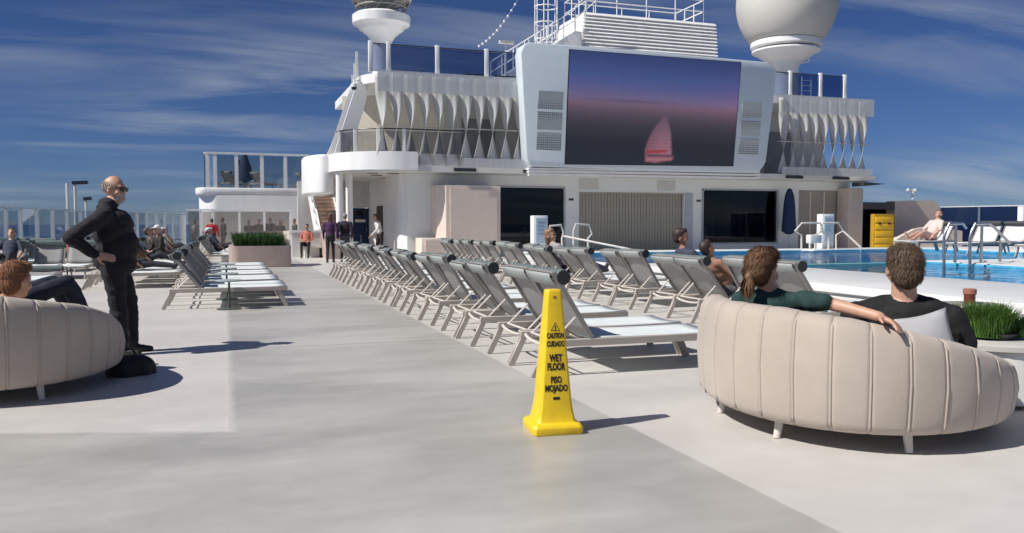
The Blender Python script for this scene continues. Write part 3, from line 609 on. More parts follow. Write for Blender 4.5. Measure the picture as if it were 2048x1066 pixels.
# long glass windscreen along the ship's side
T = thing('glass_windscreen', 'long row of clear glass windscreen panels along the left ship side', 'windscreen', (-7, 20, 0))
path = [(-7.2, 2), (-7.2, 24), (-6.0, 29.4), (-1.95, 41.8), (-1.95, 46)]
pp = []
for a, b_ in zip(path, path[1:]):
    a, b_ = Vector(a), Vector(b_); n = max(1, round((b_ - a).length / .95)); pp += [a.lerp(b_, k / n) for k in range(n)]
pp.append(Vector(path[-1])); post_me = None
HG = 1.83
for i, p in enumerate(pp):
    if i + 1 < len(pp):
        q = pp[i + 1]; d = (q - p).normalized()
        MB().beam((*(p + d * .06), .97), (*(q - d * .06), .97), .014, 1.66).build('glass_panel', glassc, T)
        MB().beam((*(p + d * .06), .62), (*(q - d * .06), .62), .045, .05).build('rail', darkm, T)
    o = MB().box((p.x - .055, p.y - .05, 0), (p.x + .055, p.y + .05, HG)).build('post', white, T)
for a, b_ in zip(path, path[1:]): MB().beam((*a, HG + .0), (*b_, HG + .0), .05, .035).build('top_rail', mat('pale_blue_rail', (.55, .62, .68), .3), T)
# lamp masts outside the windscreen
for px, py, Yd, lab in ((150, 366, 34, 'thin deck lamp mast with flat head behind the left windscreen'), (172, 398, 36, 'short deck lamp mast with round head beside the taller lamp mast')):
    c = yp(px, py, Yd); T = thing('lamp_mast', lab, 'lamp', (c.x, c.y, 0)); MB().lathe([(.07, 0), (.05, c.z)], (c.x, c.y, 0), 10).build('pole', greyw, T, smooth=True)
    MB().beam((c.x - .08, c.y, c.z), (c.x + .42 if Yd == 34 else c.x + .2, c.y, c.z + .03), .3, .12).build('lamp_head', darkm, T)
    if Yd == 34: MB().tube([(c.x - .3, c.y + .3, 0), (c.x - .3, c.y + .3, c.z)], .06).build('mast', greyw, T)
# tinted windscreen on the right
T = thing('tinted_windscreen', 'dark blue tinted windscreen panels along the far right ship side', 'windscreen', (34, 26, 0))
path = [(35.9, 34.2), (37.6, 26), (38.6, 20), (39, 8)]
for a, b_ in zip(path, path[1:]):
    a, b_ = Vector(a), Vector(b_); n = round((b_ - a).length / 2.2)
    for k in range(n):
        p, q = a.lerp(b_, k / n), a.lerp(b_, (k + 1) / n); d = (q - p).normalized()
        MB().beam((*(p + d * .03), 1.15), (*(q - d * .03), 1.15), .015, 2.1).build('glass_panel', glassn, T)
        MB().box((p.x - .06, p.y - .06, 0), (p.x + .06, p.y + .06, 2.2)).build('post', mat('blue_post', (.10, .14, .22), .4), T)
    MB().beam((*a, 2.23), (*b_, 2.23), .05, .04).build('top_rail', greyw, T)
q = gp(2042, 480, .5); q = dp(2042, 482, 27); T = thing('white_stanchion', 'white upright post in front of the tinted windscreen', 'post', (q.x, q.y, .5 if 0 else 0)); MB().box((q.x - .09, q.y - .09, 0), (q.x + .09, q.y + .09, dp(2042, 413, 27).z)).build('post_shaft', white, T, bevel=.02); MB().box((q.x - .16, q.y - .16, 0), (q.x + .16, q.y + .16, .06)).build('base_plate', white, T)
# curved beige wall with the dark niche
T = thing('beige_curved_wall', 'pinkish beige wall with dark niche and sloping end right of the superstructure', 'wall', (30, 33.5, 0))
YW = 33.6
def w3(p, Y=YW): v = yp(p[0], p[1], Y); return (v.x, Y, max(v.z, .0))
body = [w3(p) for p in ((1790, 402), (1868, 400), (1876, 408), (1884, 440), (1896, 466), (1925, 474))]
MB().extr([(body[0][0], YW, 0)] + body + [(body[-1][0], YW, 0)], (0, .6, 0)).build('sloping_wall', beige, T)
n0, n1 = w3((1697, 404)), w3((1790, 404)); zt = n0[2]
MB().box((n0[0], YW, zt - .35), (n1[0] - .002, YW + 1.89, zt)).build('niche_lintel', mat('niche_lintel', (.09, .08, .08), .5), T)
nb = MB(); nb.box((n0[0] - .5, YW + 1.9, 0), (n1[0] + 2.6, YW + 2.0, zt + .02)); nb.box((n1[0] - .003, YW + .61, 0), (n1[0] + .2, YW + 1.89, zt)); nb.build('niche_back', interior, T)
low = [w3(p, 31.5) for p in ((1790, 482), (1800, 474), (1830, 458), (1870, 452), (1925, 462))]
MB().extr([(low[0][0], 31.5, 0)] + low + [(low[-1][0], 31.5, 0)], (0, .3, 0)).build('curved_bench_back', beigef, T)
c = yp(1825, 398, YW + .3); T = thing('wind_sensor', 'small white wind sensor on top of the beige curved wall', 'sensor', (c.x, YW + .3, c.z)); m = MB(); m.tube([(c.x, YW + .3, c.z), (c.x, YW + .3, c.z + .42)], .05, 8); m.build('mast', white, T)
m = MB(); m.tube([(c.x - .3, YW + .3, c.z + .45), (c.x + .15, YW + .3, c.z + .45)], .03, 6); m.lathe([(.001, -.1), (.1, -.05), (.1, .05), (.001, .1)], (c.x - .3, YW + .3, c.z + .45), 10); m.lathe([(.001, -.1), (.12, -.05), (.12, .05), (.001, .1)], (c.x + .15, YW + .3, c.z + .45), 10); m.build('cups', greyw, T)
# yellow cabinet
a, b_ = yp(1749, 428, 30.5), yp(1789, 428, 30.5); T = thing('yellow_cabinet', 'tall bright yellow cabinet with drawer fronts in the dark niche', 'cabinet', (a.x, 30.5, 0))
MB().box((a.x, 30.5, 0), (b_.x, 30.75, a.z)).build('case', mat('yellow_case', (.42, .24, .012), .5), T, bevel=.02)
for k in range(5):
    z0 = .12 + k * (a.z - .2) / 5; MB().box((a.x + .05, 30.47, z0), (b_.x - .05, 30.499, z0 + (a.z - .2) / 5 - .05)).build('drawer', yellow2, T, bevel=.008)
for t in (.25, .72): MB().box((lerp(a.x, b_.x, t) - .06, 30.44, a.z - .48), (lerp(a.x, b_.x, t) + .06, 30.469, a.z - .40)).build('latch', black, T)
# blue hanging folded parasol at the right window
c = yp(1578, 440, 32.4); T = thing('folded_parasol', 'folded dark blue parasol standing right of the curtained window', 'parasol', (c.x, 32.4, 0))
MB().lathe([(.12, .85), (.34, 1.0), (.30, 1.6), (.26, 2.3), (.20, 2.7), (.1, 2.95), (.001, 3.0)], (c.x, 32.4, 0), 11).build('canopy', navy, T, smooth=True); MB().lathe([(.035, 0), (.035, 2.9)], (c.x, 32.4, 0), 8).build('pole', greyw, T); MB().lathe([(.3, 0), (.3, .08), (.05, .1)], (c.x, 32.4, 0), 14).build('base', darkm, T)

# ---------------------------------------------------------------- poolside furniture
def totem(px0, px1, pytop, Yd, label):
    a, b_ = yp(px0, pytop, Yd), yp(px1, pytop, Yd); T = thing('notice_pylon', label, 'notice pylon', (a.x, Yd, ZR))
    MB().box((a.x, Yd, ZR), (b_.x, Yd + .28, a.z)).build('pylon_body', white, T, bevel=.02)
    MB().box((a.x + .08, Yd - .012, ZR + .25), (b_.x - .05, Yd - .001, a.z - .08)).build('notice_face', mat('notice_face', (.50, .58, .63), .4), T)
    for k in range(4): MB().box((a.x + .14, Yd - .018, a.z - .2 - k * .11), (a.x + .14 + (.18 if k else .24), Yd - .013, a.z - .185 - k * .11)).build('notice_line', mat('notice_line', (.25, .3, .34), .6), T)
    return T
totem(1067, 1096, 431, 22.9, 'white notice pylon in front of the left dark window')
totem(1645, 1669, 428, 22.9, 'white notice pylon in front of the beige right wall')
def loop(pts, Yd, r=.028, y2=0):
    return [Vector((yp(x, y, Yd + y2).x, Yd + y2, yp(x, y, Yd + y2).z)) for x, y in pts]
def floorz(P, z): P[0].z = z; P[-1].z = z; return P
T = thing('pool_handrail', 'pair of pale loop handrails with sloping bar at the far pool edge by the shutter', 'handrail', (10.5, 22.8, ZR))
for pts in (((1107, 495), (1107, 476), (1097, 468), (1100, 452), (1122, 450), (1127, 466), (1124, 476), (1124, 495)), ((1176, 497), (1176, 477), (1184, 468), (1178, 450), (1152, 448), (1147, 462), (1147, 474), (1147, 496))):
    MB().tube(floorz(loop(pts, 22.8), ZR), .032, 8).build('loop_rail', palebar, T, smooth=True)
MB().tube([yp(1127, 472, 22.8), yp(1267, 500, 20.5), yp(1267, 512, 20.5)], .03, 8).build('sloping_bar', palebar, T, smooth=True)
T = thing('pool_handrail', 'pair of pale loop handrails around the right notice pylon at the pool', 'handrail', (18.5, 22.8, ZR))
for pts in (((1603, 497), (1603, 470), (1590, 462), (1604, 446), (1640, 446), (1646, 462), (1630, 470), (1630, 496)), ((1672, 497), (1672, 470), (1686, 462), (1677, 446), (1645, 446), (1640, 462), (1657, 471), (1657, 496))):
    MB().tube(floorz(loop(pts, 22.75), ZR), .032, 8).build('loop_rail', palebar, T, smooth=True)
MB().tube([yp(1686, 462, 22.75), yp(1722, 495, 22.2), Vector((yp(1722, 495, 22.2).x, 22.2, .46))], .03, 8).build('sloping_bar', palebar, T, smooth=True)
a = yp(1629, 468, 22.0); m = MB(); m.box((a.x - .22, 21.9, a.z - .3), (a.x + .22, 22.15, a.z - .02)); T = thing('pool_lift', 'small pale pool lift seat beside the right notice pylon', 'pool lift', (a.x, 22, .46)); m.build('lift_seat', offw, T, bevel=.03)
MB().tube([(a.x, 22.2, .3), (a.x, 22.2, a.z - .1)], .04).build('lift_post', palebar, T); MB().box((a.x - .35, 21.6, .47), (a.x + .35, 22.2, .52)).build('lift_base', white, T, bevel=.01)
for k, (x0_, lab) in enumerate(((1888, 'grey pool ladder handrails at the pool arm edge, nearer the yellow cabinet'), (1940, 'grey pool ladder handrails with long sloping bar by the pool arm edge'))):
    T = thing('pool_ladder', lab, 'pool ladder', (14.4, 13.4, ZR)); Yd = 13.2 - k * .25
    A = [yp(x0_, 560, Yd), yp(x0_, 475, Yd), yp(x0_ + 4, 461, Yd), yp(x0_ + 13, 455, Yd)]
    A[0].z = .2
    if k == 0: Bp = [yp(1922, 447, Yd), yp(1934, 455, Yd + .9), yp(1936, 463, Yd + 1), yp(1912, 458, Yd + 1)]; Bp = [yp(1925, 447, Yd + .5), yp(1932, 456, Yd + .9)]
    else: Bp = [yp(1978, 447, Yd + .4), yp(1990, 456, Yd + .7), yp(2020, 487, Yd + .8)]
    A[3] = yp(x0_ + 10, 448, Yd)
    MB().tube(A + Bp, .03, 8).build('handrail', steel, T, smooth=True)
    v = yp(x0_ + 24, 450, Yd + .5); MB().tube([(v.x, v.y, ZR), v], .03, 8).build('rail_post', steel, T, smooth=True)
    if k: v = yp(2001, 483, Yd + .8); MB().tube([(v.x, v.y, ZR), v], .03, 8).build('rail_post', steel, T, smooth=True)
    for s_ in range(3): u = yp(x0_, 500, Yd); MB().box((u.x + .02, u.y - .06, .15 + s_ * .12), (u.x + .5, u.y + .06, .18 + s_ * .12)).build('step', steel, T)

# ================================================================ LOUNGERS
sheer = None
def make_lounger(flat=False, ang=55, seat=None, back=None, nm='sun_lounger'):
    T = thing(nm, 'x', 'sun lounger')
    seat = seat or seatf; back = back or sling
    W = .325
    for s in (-1, 1):
        y = s * W
        MB().beam((.10, y, .292), (1.87, y, .292), .035, .065).build('side_rail', taupe, T, bevel=.006, seg=1)
        MB().beam((.135, y, .265), (.005, y, 0), .032, .060, up=(1, 0, .3)).build('leg', taupe, T, bevel=.006, seg=1)
        MB().beam((1.74, y * .97, .265), (1.86, y * .97, 0), .032, .070, up=(1, 0, -.3)).build('leg', taupe, T, bevel=.006, seg=1)
    m = MB(); m.tube([(.15, W * math.sin(t * math.pi / 2), .305 - .05 * math.cos(t * math.pi / 2) ** 1) for t in (-1, -.75, -.5, -.25, 0, .25, .5, .75, 1)], .014, 6)
    m.build('head_bar', palebar, T, smooth=True)
    MB().tube([(1.84, -W, .287), (1.84, W, .287)], .018, 6).build('cross_bar', taupe, T, smooth=True); MB().tube([(.60, -W, .278), (.60, W, .278)], .016, 6).build('cross_bar', taupe, T, smooth=True)
    m = MB(); wi = W - .02
    m.grid(lambda u, v: (lerp(.57, 1.865, u), lerp(-wi, wi, v), (.330) - .016 * math.sin(math.pi * v) - .008 * math.sin(math.pi * u)), 8, 6)
    m.build('seat_sling', seat, T, smooth='all', solid=.014)
    A = R(6) if flat else R(ang); px0, pz0 = .56, .330; Ln = .56 if flat else .64
    d = Vector((-math.cos(A), 0, math.sin(A))); n = Vector((math.sin(A), 0, math.cos(A)))
    P = lambda t, y, o=0: Vector((px0, 0, pz0)) + d * t + Vector((0, y, 0)) + n * o
    m = MB(); m.grid(lambda u, v: P(.02 + u * (Ln - .02), lerp(-wi, wi, v), -.02 * math.sin(math.pi * v)), 6, 6); bo = m.build('back_sling', back, T, smooth='all', solid=.012)
    m = MB()
    for s in (-1, 1): m.beam(P(0, s * W, -.01), P(Ln + .05, s * W, -.01), .03, .042, up=n)
    m.beam(P(Ln + .04, -W, -.01), P(Ln + .04, W, -.01), .03, .03, up=n); m.build('back_frame', mat('back_frame_paint', (.25, .235, .22), .45), T)
    c = P(Ln - .035, 0, .045); rr = .068
    m = MB(); m.tube([c + Vector((0, y, 0)) for y in (-.335, -.33, -.1, .1, .33, .335)], rr, 14, rs=[rr * .93, rr, rr * 1.02, rr * 1.02, rr, rr * .93]); ro = m.build('head_roll', roll, T, smooth=True)
    for s in (-1, 1): MB().tube([c + Vector((0, s * .3355, 0)), c + Vector((0, s * .341, 0))], rr * .95, 14).build('roll_end', rolle, ro)
    # flap of the roll that hangs behind the frame
    m = MB(); m.grid(lambda u, v: P(lerp(Ln + .06, Ln - .06, u), lerp(-.31, .31, v), -.045 - .012 * math.sin(u * math.pi)), 4, 3); m.build('roll_flap', mat('roll_flap_cloth', (.36, .39, .38), .55), ro, smooth='all', solid=.01)
    if not flat:
        for s in (-1, 1): MB().tube([P(.23, s * (W - .045), -.03), (.20, s * (W - .045), .305)], .011, 6).build('back_strut', palebar, T)
        MB().tube([(.20, -W + .03, .312), (.20, W - .03, .312)], .011, 6).build('strut_bar', palebar, T)
    return T
LG = make_lounger(); LGB = make_lounger(ang=52); LGC = make_lounger(ang=58); LF = make_lounger(flat=True); used = set()
whitef = mat('white_sling', (.70, .70, .69), .7, var=.05); dkroll = mat('charcoal_roll', (.05, .05, .055), .6)
def lounger(x, y, rz, label, group, proto=None, z=0):
    proto = proto or random.choice((LG, LG, LGB, LGC))
    if proto.name in used: T = copy_tree(proto)
    else: T = proto; used.add(proto.name)
    T.location = (x, y, z); T.rotation_euler = (0, 0, rz); T['label'] = label; T['group'] = group; return T
J = lambda s: random.uniform(-s, s)
ORD = ['first', 'second', 'third', 'fourth', 'fifth', 'sixth', 'seventh', 'eighth', 'ninth', 'tenth', 'eleventh', 'twelfth', 'thirteenth', 'fourteenth', 'fifteenth', 'sixteenth', 'seventeenth', 'eighteenth']
G1 = 'loungers in the row along the grey walkway'; L1 = 'grey sling sun lounger with head end at the right edge of the grey walkway'
for k in range(8):
    for j in range(2):
        lb = 'grey sling sun lounger, %s from the yellow cone in the walkway row' % ORD[k * 2 + j]
        if k == 0 and j == 0: lb = 'grey sling sun lounger right behind the yellow wet floor cone'
        lounger(2.52 + J(.02), 6.65 + .33 + k * 1.94 + j * .745, R(J(2.2)), lb, G1)
G2 = 'loungers in the row along the raised pool'; L2 = 'grey sling sun lounger with foot end against the white raised pool wall'
Y2 = [8.1, 8.85] + [9.63 + .33 + k * 1.9 + j * .75 for k in range(8) for j in range(2)]
for i, y in enumerate(Y2): lounger(5.9 + J(.03), y, R(J(2.5)), 'grey sling sun lounger, %s from the right sofa in the row along the pool wall' % ORD[i], G2)
G3 = 'loungers in the block left of the grey walkway'; L3 = 'grey sling sun lounger with pale seat, foot end at the left edge of the walkway'
for k in range(5):
    for j in range(2): lounger(-.93 + J(.02), 13.85 + .33 + k * 1.86 + j * .74, R(J(1)), 'grey sling sun lounger with pale seat, %s from the standing man in the left block' % ORD[k * 2 + j], G3)
G4 = 'loungers on the crowded deck by the left windscreen'; L4 = 'grey sling sun lounger on the crowded deck between the windscreen and the planter'
for k in range(6):
    for j in range(2): lounger(-2.75 + J(.05), 24.0 + k * 1.9 + j * .75, R(J(2)), L4, G4)
for k in range(5):
    for j in range(2): lounger(-4.6 + J(.08), 30.6 + k * 1.6 + j * .75, R(8 + J(4)), L4, G4)
for k in range(3):
    for j in range(2): lounger(-2.75 + J(.05), 18.9 + k * 1.75 + j * .75, R(J(3)), 'grey sling sun lounger between the left block and the loungers facing the sofa', 'loungers beside the left block')
for k in range(0):
    for j in range(2): lounger(-4.9 + J(.05), 29.0 + k * 1.9 + j * .75, R(J(2)), L4, G4)
L5 = 'grey sling sun lounger facing the left sofa with its raised back to the windscreen'; G5 = 'loungers facing the left sofa'
for i, x in enumerate((-5.75, -5.0, -4.2, -3.45)): lounger(x, 24.0 + J(.1), R(-90 + J(3)), 'grey sling sun lounger facing the left sofa, %s from the windscreen' % ORD[i], G5)
for i, x in enumerate((-6.5, -5.75, -5.0, -4.2, -3.4)): lounger(x, 27.6 + J(.15), R(-90 + J(4)), 'grey sling sun lounger, %s from the windscreen in the rear rank facing the sofa' % ORD[i], 'second rank by the left windscreen')
for k in range(5):
    for j in range(2): lounger(-1.0 + J(.05), 29.3 + k * 1.9 + j * .75, R(J(2)), 'grey sling sun lounger behind the planter on the crowded left deck', 'loungers behind the planter')
L6 = 'flat lowered sun lounger on the deck behind the standing man'; G6 = 'flat loungers behind the standing man'
for x in (-4.2, -3.45): lounger(x, 18.9 + J(.1), R(-90 + J(2)), L6, G6, LF)
for px_q, lab_q in ((447, 'sun lounger behind the left terrace pane of the deckhouse'), (505, 'sun lounger beside the folded parasols on the terrace'), (590, 'sun lounger behind the right terrace pane of the deckhouse')): lounger(yp(px_q, 370, 46.2).x, 46.0, R(30 + J(20)), lab_q, 'loungers on the deckhouse terrace', LG, ZTER)
# pale loungers on the raised deck right of the pool
LW = make_lounger(seat=whitef, back=whitef)
for c_ in LW.children:
    if c_.name.startswith('head_roll'): c_.data.materials[0] = dkroll
for i, (px, py, rz) in enumerate(((1892, 497, 168), (1985, 502, 172), (2040, 500, 175))):
    q = gp(px, py + 6, ZR); lounger(q.x + .4, q.y + .3, R(rz + 20), 'white sling sun lounger with charcoal roll on the raised deck beyond the pool ladders', 'white loungers beyond the pool ladders', LW, ZR)

# ================================================================ SOFAS
def make_sofa(name, label, C, facing, hprof, npan=16, a=1.03, b=1.30, t0=-4, t1=186):
    fx, fy = facing; l = math.hypot(fx, fy); fx /= l; fy /= l; rx, ry = fy, -fx
    T = thing(name, label, 'sofa', (C[0], C[1], 0))
    def pl(th, off=0.):            # plan point on the back ellipse, off = outward
        th = R(th); la, f = -math.cos(th) * (a + off), -math.sin(th) * (b + off)
        return C[0] + rx * la + fx * f, C[1] + ry * la + fy * f
    zb = .12
    hp = lambda th: interp([p[0] for p in hprof], [p[1] for p in hprof], th)
    bounds = [t0 + (t1 - t0) * k / npan for k in range(npan + 1)]
    # profile of the padded back: (offset outwards, height fraction)
    for k in range(npan):
        m = MB(); ths = [lerp(bounds[k], bounds[k + 1], i / 8) for i in range(9)]
        prof = [(-.20, .0), (-.12, -.004), (-.06, .0), (-.025, .035), (-.008, .10), (.0, .25), (.012, .5), (.0, .75), (-.015, .90), (-.04, .965), (-.085, 1.0), (-.14, 1.0), (-.185, .965), (-.205, .90), (-.21, .75), (-.21, .45)]
        n = len(prof); vs = []
        for i, th in enumerate(ths):
            e = i / 8; bul = (1 - abs(2 * e - 1) ** 10); dn = -.0025 * (1 - bul)
            H = hp(th)
            for o, z in prof:
                outw = o + (dn if o > -.13 else -dn); hz = zb + z * (H - zb) + (dn * .8 if z > .88 else (-dn * .5 if z < .05 else 0))
                x, y = pl(th, outw); vs.append((x, y, hz))
        fs = [(i * n + j, i * n + (j + 1) % n, (i + 1) * n + (j + 1) % n, (i + 1) * n + j) for i in range(8) for j in range(n)]
        fs += [tuple(range(n))[::-1], tuple(8 * n + j for j in range(n))]
        m.add(vs, fs); m.build('back_panel', sofaf, T, smooth='all')
    for k in range(1, npan):
        th = bounds[k]; H = hp(th); m = MB(); pts = []
        for o, z in [(-.02, .04), (-.008, .10), (.0, .25), (.012, .5), (.0, .75), (-.015, .90), (-.04, .965), (-.085, 1.0)]:
            x, y = pl(th, o - .004); pts.append((x, y, zb + z * (H - zb) - (.012 if z > .95 else 0)))
        m.tube(pts, .0085, 6); m.build('piping', sofaf, T, smooth='all')
    full = [pl(th, -.19) for th in range(0, 360, 12)]
    m = MB(); m.prism(full, .13, .30); m.build('seat_base', sofaf, T, bevel=.04)
    m = MB(); m.prism([pl(th, -.205) for th in range(0, 360, 12)], .302, .43); m.build('seat_cushion', cush, T, bevel=.05)
    for th in (20, 58, 106, 220, 320):
        x, y = pl(th, -.16); x2, y2 = pl(th, -.12); MB().tube([(x, y, .14), (x2, y2, 0)], .028, 10, rs=[.03, .022]).build('leg', palebar, T, smooth=True)
    return T, pl
SR, plR = make_sofa('curved_sofa', 'beige channel-tufted curved sofa with couple seated, right of the yellow cone', (4.2, 4.8), (.59, .81),
                    [(-5, .80), (20, .82), (60, .82), (85, .78), (105, .715), (122, .645), (140, .56), (158, .47), (175, .40), (190, .36)])
SL, plL = make_sofa('curved_sofa', 'beige channel-tufted curved sofa beside the standing man and black bag', (-1.91, 8.05), (-.3, .95),
                    [(-5, .82), (60, .84), (85, .82), (105, .76), (125, .70), (145, .60), (160, .49), (175, .36), (190, .30)])
# grey pillow on the right sofa
def pillow(c, u, v, w_, h_, th, name, label):
    c, u, v = Vector(c), Vector(u).normalized(), Vector(v).normalized(); n = u.cross(v)
    T = MB()
    for s in (1, -1):
        T.grid(lambda a, b: c + u * (a - .5) * w_ * (1 - .10 * math.sin(math.pi * b)) + v * (b - .5) * h_ * (1 - .10 * math.sin(math.pi * a)) + n * s * th * (math.sin(math.pi * a) * math.sin(math.pi * b)) ** .6, 12, 12)
    o = T.build(name, pillowm, None, smooth='all')
    bm = bmesh.new(); bm.from_mesh(o.data); bmesh.ops.remove_doubles(bm, verts=bm.verts, dist=.001); bmesh.ops.recalc_face_normals(bm, faces=bm.faces); bm.to_mesh(o.data); bm.free(); o.data.shade_smooth()
    return tag(o, label, 'pillow')
pc = dp(1853, 683, 4.84)
pillow(pc, (_r * 1 + Vector((0, 0, .22))), Vector((0, 0, 1)) + _f * .25 + _r * -.22, .34, .34, .05, 'pillow', 'light grey pillow leaning against the sofa back behind the man in black')

# ================================================================ WET FLOOR CONE
T = thing('wet_floor_cone', 'tall yellow four-sided caution wet floor cone standing on the deck', 'safety cone', (1.98, 4.92, 0), 0)
CR = -YAW + R(12)
T.rotation_euler = (0, 0, CR); T['_o'] = [0, 0, 0]
def sq(hw, z, cut=.12):
    c = hw * cut; return [(-hw + c, -hw, z), (hw - c, -hw, z), (hw, -hw + c, z), (hw, hw - c, z), (hw - c, hw, z), (-hw + c, hw, z), (-hw, hw - c, z), (-hw, -hw + c, z)]
secs = [(.158, 0, .12), (.163, .012, .12), (.163, .05, .12), (.15, .068, .12), (.128, .075, .12), (.121, .09, .13), (.1115, .14, .13), (.104, .19, .14), (.099, .25, .15), (.052, .86, .22), (.050, .90, .24), (.046, .912, .25), (.030, .914, .3)]
m = MB(); vs = []; fs = []
for hw, z, cu in secs: vs += sq(hw, z, cu)
for i in range(len(secs) - 1): fs += [(i * 8 + j, i * 8 + (j + 1) % 8, (i + 1) * 8 + (j + 1) % 8, (i + 1) * 8 + j) for j in range(8)]
fs += [tuple(range(8))[::-1], tuple((len(secs) - 1) * 8 + j for j in range(8))]
m.add(vs, fs); cone = m.build('cone_shell', yellow, T, bevel=.003)
def hw_at(z): return interp([s_[1] for s_ in secs], [s_[0] for s_ in secs], z)
def text_mesh(txt, size, bold=.012):
    cu = bpy.data.curves.new('t', 'FONT'); cu.body = txt; cu.size = size; cu.align_x = 'CENTER'; cu.align_y = 'CENTER'; cu.offset = bold * size; cu.extrude = .0006
    o = bpy.data.objects.new('t', cu); col.objects.link(o); bpy.context.view_layer.update()
    me = bpy.data.meshes.new_from_object(o.evaluated_get(bpy.context.evaluated_depsgraph_get())); bpy.data.objects.remove(o); return me
fade = mat('faded_print', (.30, .20, .012), .5)
def on_face(me, z, ang, sx=1., name='lettering', m_=black):
    sl = (hw_at(z + .02) - hw_at(z - .02)) / .04; hw = hw_at(z)
    M = Matrix.Rotation(ang, 4, 'Z') @ Matrix.Translation((0, -hw - .0012, z)) @ Matrix.Rotation(R(90) + math.atan(sl), 4, 'X') @ Matrix.Diagonal((sx, 1, 1, 1))
    me = me.copy(); me.transform(M); me.materials.clear(); me.materials.append(m_); o = bpy.data.objects.new(name, me); col.objects.link(o); o.parent = T; return o
tx = {t_: text_mesh(t_, s_, .042) for t_, s_ in (('CAUTION', .046), ('CUIDADO', .046), ('WET', .062), ('FLOOR', .062), ('PISO', .055), ('MOJADO', .055))}
tri = MB(); 
def trib(r0, r1):
    for k in range(3):
        a0, a1 = R(90 + 120 * k), R(90 + 120 * (k + 1)); tri.add([(r0 * math.cos(a0), r0 * math.sin(a0), 0), (r0 * math.cos(a1), r0 * math.sin(a1), 0), (r1 * math.cos(a1), r1 * math.sin(a1), 0), (r1 * math.cos(a0), r1 * math.sin(a0), 0)], [(0, 1, 2, 3)])
trib(.036, .029); tri.add([(-.0035, -.005, 0), (.0035, -.005, 0), (.0045, .014, 0), (-.0045, .014, 0)], [(0, 1, 2, 3)]); tri.add([(-.004, -.013, 0), (.004, -.013, 0), (.004, -.008, 0), (-.004, -.008, 0)], [(0, 1, 2, 3)])
tm = bpy.data.meshes.new('tri'); tm.from_pydata(tri.v, [], tri.f)
lz = MB(); lz.add([(-.024, 0, 0), (-.020, -.009, 0), (.020, -.009, 0), (.024, 0, 0), (.020, .009, 0), (-.020, .009, 0)], [(0, 1, 2, 3, 4, 5)]); lm = bpy.data.meshes.new('loz'); lm.from_pydata(lz.v, [], lz.f)
for ang, mm_ in ((0, black), (R(90), fade)):
    on_face(tm, .672, ang, 1, 'warning_triangle', mm_)
    for t_, z, sx in (('CAUTION', .622, .54), ('CUIDADO', .570, .54), ('WET', .480, .62), ('FLOOR', .425, .58), ('PISO', .343, .64), ('MOJADO', .290, .66)): on_face(tx[t_], z, ang, sx, 'lettering', mm_)
    on_face(lm, .228, ang, 1, 'maker_badge', mm_)
# scuff near the top of the cone
on_face(lm, .865, 0, .5, 'scuff_mark', mat('brown_scuff', (.30, .16, .02), .7))

# ================================================================ PLANTERS, TABLES, SMALL THINGS
leaf = mat('grass_leaf', (.075, .17, .022), .6, var=.45, vscale=9, transl=.3)
leafd = mat('dark_leaf', (.03, .085, .018), .6, var=.4, vscale=6, transl=.2)
def blades(region, n, h0, h1, w_, spread, zbase, seed):
    rnd = random.Random(seed); m = MB()
    for _ in range(n):
        x, y = region(rnd); hh = rnd.uniform(h0, h1); a = rnd.uniform(0, 6.28); d = Vector((math.cos(a), math.sin(a), 0)); s = Vector((-d.y, d.x, 0)) * w_ * rnd.uniform(.6, 1.2)
        ln = spread * rnd.uniform(.2, 1) * hh; p = Vector((x, y, zbase)); q = p + d * ln * .35 + Vector((0, 0, hh * .6)); t = p + d * ln + Vector((0, 0, hh * rnd.uniform(.85, 1)))
        m.add([p - s, p + s, q + s * .8, q - s * .8, t], [(0, 1, 2, 3), (3, 2, 4)])
    return m
# big rosy planter
T = thing('planter_box', 'large rosy beige planter box with rounded ends and raised back', 'planter', (1.2, 27, 0))
pA, pB = gp(462, 533), gp(583, 537); pA.y, pB.y = 26.6, 26.3
X0, X1, Y0, Y1 = pA.x - .05, pB.x + .1, 26.4, 28.4; X0 = yp(458, 500, 26.4).x; X1 = yp(583, 500, 26.4).x
bx = MB(); fr_ = arc(X0 + .3, Y0 + .3, .3, .3, 180, 270, 6) + arc(X1 - .12, Y0 + .12, .12, .12, 270, 360, 4) + [(X1, Y1), (X0, Y1)]
bx.prism(fr_, .02, .66); bx.build('box_body', rosy, T, smooth=True)
MB().prism([(X0 + .05, Y0 + .05), (X1 - .05, Y0 + .05), (X1 - .05, Y1 - .05), (X0 + .05, Y1 - .05)], 0, .02).build('plinth', offw, T)
zbk = yp(500, 462, Y1).z
MB().box((X0 + .55, Y1 - .12, .661), (X1 - .13, Y1, zbk)).build('raised_back', rosy, T)
MB().extr([(X1 - .12, Y0 + .45, .661), (X1 - .12, Y0 + .9, zbk), (X1 - .12, Y1, zbk), (X1 - .12, Y1, .661)], (.118, 0, 0)).build('raised_side', beigef, T)
MB().extr([(X0 + .05, Y1 - .118, .661), (X0 + .55, Y1 - .118, zbk), (X0 + .55, Y1 - .118, .661)], (0, .118, 0)).build('sloping_corner', beigef, T)
fo = blades(lambda r: (r.uniform(X0 + .15, X1 - .22), r.uniform(Y0 + .12, Y1 - .3)), 4200, .2, .5, .014, .7, .64, 3).build('foliage', leafd, T); fo['kind'] = 'stuff'
